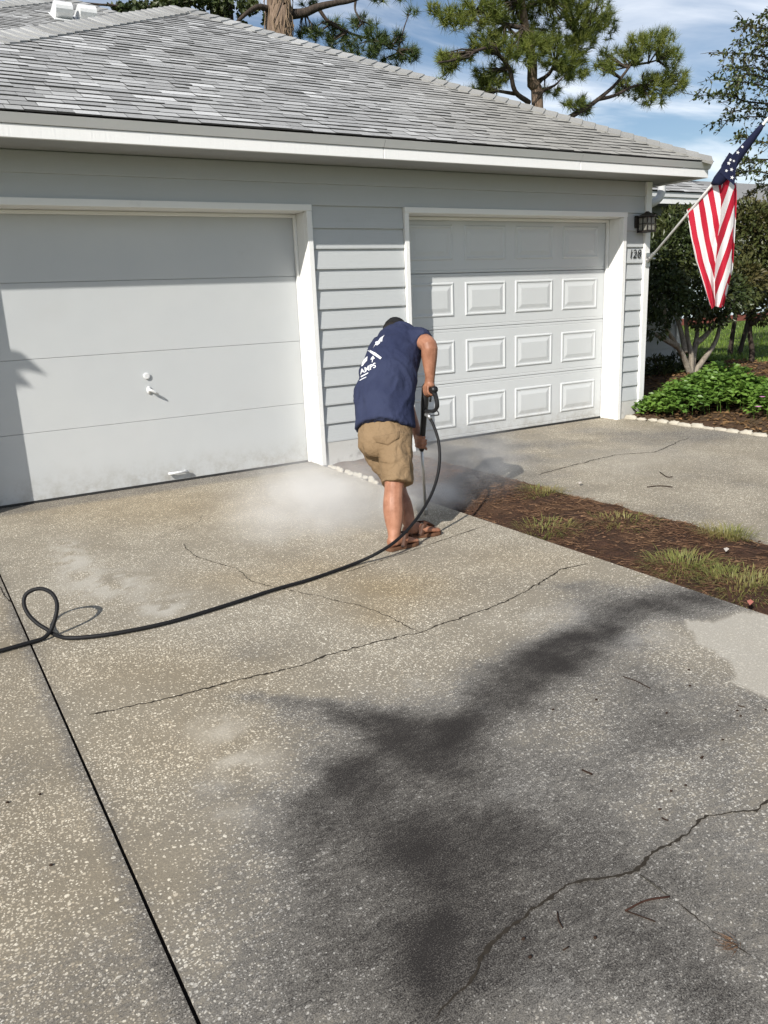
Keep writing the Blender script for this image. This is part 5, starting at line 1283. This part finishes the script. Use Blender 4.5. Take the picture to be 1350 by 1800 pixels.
# ------------------------------------------------------------------ debris on the paving
M['twig'] = plain('dark twig', (.045, .028, .02), .9, .1, 0, .5); M['twig2'] = plain('reddish dry twig', (.06, .03, .022), .9, .1, 0, .5); M['needle'] = plain('dead needle', (.07, .065, .05), .9, .1)
def twig(label, pts, r, mat='twig', cat='twig', group=None):
    r *= 0.6
    P = [G(x, y, r * 1.05 + .001) for x, y in pts]
    return MB().tube(curve_pts(P, 4) if len(P) > 2 else P, r, 6).build('twig', M[mat], None, smooth=True, label=label, cat=cat, group=group)
twig('short stubby black twig lying on the grey concrete', [(1023, 1353), (1032, 1357), (1041, 1361)], .005)
twig('long thin dark twig on the dark patch', [(1095, 1189), (1120, 1198), (1143, 1210)], .003)
twig('forked reddish twig lying near the lower right corner', [(1099, 1601), (1135, 1583), (1177, 1576)], .004, 'twig2')
twig('thin straight twig under the forked reddish twig', [(1099, 1601), (1125, 1610), (1152, 1620)], .0026)
twig('small curved dark twig left of the forked twig', [(980, 1603), (982, 1618), (989, 1631)], .0032)
twig('short twig beside the lower right crack', [(990, 1670), (1000, 1664)], .003)
twig('curled dark twig above the lower right crack', [(1163, 1437), (1168, 1440), (1175, 1442)], .0032)
twig('thin twig on the second driveway', [(1137, 856), (1160, 854), (1182, 856)], .006)
twig('bent twig on the second driveway near the soil strip', [(1160, 830), (1172, 838), (1182, 838)], .006)
twig('thin pale needle on the lower right concrete', [(1125, 1537), (1172, 1573)], .0018, 'needle')
twig('small dark twig under the pale patch', [(1297, 1240), (1310, 1243)], .003)
for px, py in ((1211, 1177), (1213, 1205), (1172, 1253), (1302, 1258), (1048, 1229), (1180, 1390), (1205, 1380), (1160, 1422), (920, 1650), (932, 1682), (1046, 1648), (1296, 1249), (1346, 1247), (1270, 1300), (70, 1396), (13, 1410), (90, 1520), (972, 1247), (1235, 1330), (1233, 1332)):
    c = G(px, py, .004); mb = MB(); mb.ball(c, (.0055, .004, .003), 7, 5); me = mb.mesh('debris_bit', M['twig'], True)
    for v_ in me.vertices: v_.co += (v_.co - c) * .6 * fbm(v_.co * 140, 2)
    link('debris_bit', me, label='tiny dark bit of debris on the concrete', cat='debris', group='debris bits scattered on the concrete')
lb = LB(); c = G(1288, 1662, .004)
for _ in range(46):
    v = rvec(); a = random.uniform(-1.5, 1.5) + 2.5; lb.needle(c + Vector((v.x * .025, v.y * .02, abs(v.z) * .012)), Vector((math.cos(a), math.sin(a), .12)), random.uniform(.015, .05), .0016, random.random())
lb.lbuild('dry_grass_clump', M['litter'], None, label='small dry brown grass clump in the lower right corner', cat='debris')
for px, py, lab in ((1018, 851, 'pale dead leaf at the far edge of the soil strip'), (1276, 970, 'white scrap on the right of the soil strip'), (1318, 1064, 'small pink leaf beside the driveway edge')):
    lb = LB(); c = G(px, py, .02); lb.leaf(c, Vector((.8, .5, .2)), Vector((0, 0, 1)), .06, .03, .9); 
    lb.lbuild('fallen_leaf', plain('pale leaf', (.55, .5, .44) if 'pink' not in lab else (.45, .16, .12), .8), None, label=lab, cat='leaf')

# ------------------------------------------------------------------ water mist
def mist(name, label, c, rad, dens, seed, scale):
    mb = MB(); mb.ball((0, 0, 0), (1, 1, 1), 24, 14); m = bpy.data.materials.new(name + ' volume'); m.use_nodes = True; t = m.node_tree; t.nodes.clear()
    out = t.nodes.new('ShaderNodeOutputMaterial'); pv_ = t.nodes.new('ShaderNodeVolumePrincipled'); t.links.new(pv_.outputs[0], out.inputs['Volume'])
    pv_.inputs['Color'].default_value = (1, 1, 1, 1); pv_.inputs['Anisotropy'].default_value = 0.0
    tc_ = t.nodes.new('ShaderNodeTexCoord'); ln = t.nodes.new('ShaderNodeVectorMath'); ln.operation = 'LENGTH'; t.links.new(tc_.outputs['Object'], ln.inputs[0])
    mr = t.nodes.new('ShaderNodeMapRange'); mr.interpolation_type = 'SMOOTHERSTEP'; mr.inputs[1].default_value = 1.0; mr.inputs[2].default_value = 0.1; mr.inputs[3].default_value = 0; mr.inputs[4].default_value = 1
    t.links.new(ln.outputs['Value'], mr.inputs[0])
    mp_ = t.nodes.new('ShaderNodeMapping'); mp_.inputs['Location'].default_value = (seed, seed * 2, 0); mp_.inputs['Scale'].default_value = scale; t.links.new(tc_.outputs['Object'], mp_.inputs[0])
    nz = t.nodes.new('ShaderNodeTexNoise'); nz.inputs['Scale'].default_value = 1.0; nz.inputs['Detail'].default_value = 4; nz.inputs['Distortion'].default_value = .6; t.links.new(mp_.outputs[0], nz.inputs['Vector'])
    m2 = t.nodes.new('ShaderNodeMapRange'); m2.inputs[1].default_value = .38; m2.inputs[2].default_value = .72; m2.inputs[3].default_value = .12; m2.inputs[4].default_value = 1; t.links.new(nz.outputs['Fac'], m2.inputs[0])
    mu = t.nodes.new('ShaderNodeMath'); mu.operation = 'MULTIPLY'; t.links.new(mr.outputs[0], mu.inputs[0]); t.links.new(m2.outputs[0], mu.inputs[1])
    mu2 = t.nodes.new('ShaderNodeMath'); mu2.operation = 'MULTIPLY'; t.links.new(mu.outputs[0], mu2.inputs[0]); mu2.inputs[1].default_value = dens; t.links.new(mu2.outputs[0], pv_.inputs['Density'])
    o = mb.build(name, m, None, smooth=True, label=label, cat='mist', kind='stuff'); o.location = c; o.scale = rad; return o
mist('water_mist', 'pale water mist drifting left of the legs over the driveway', (-0.95, -1.8, 0.14), (0.92, 0.82, 0.44), 3.6, 1.3, (2.2, 2.2, 1.6))
mist('water_mist', 'water mist bouncing up right of the lance over the soil', (0.25, -1.65, 0.20), (0.78, 0.62, 0.46), 2.3, 5.1, (1.9, 1.9, 1.5))
mist('water_mist', 'dense burst of spray at the nozzle of the lance', (-0.16, -1.86, 0.06), (0.46, 0.36, 0.16), 7.0, 8.4, (2, 2, 1.2))
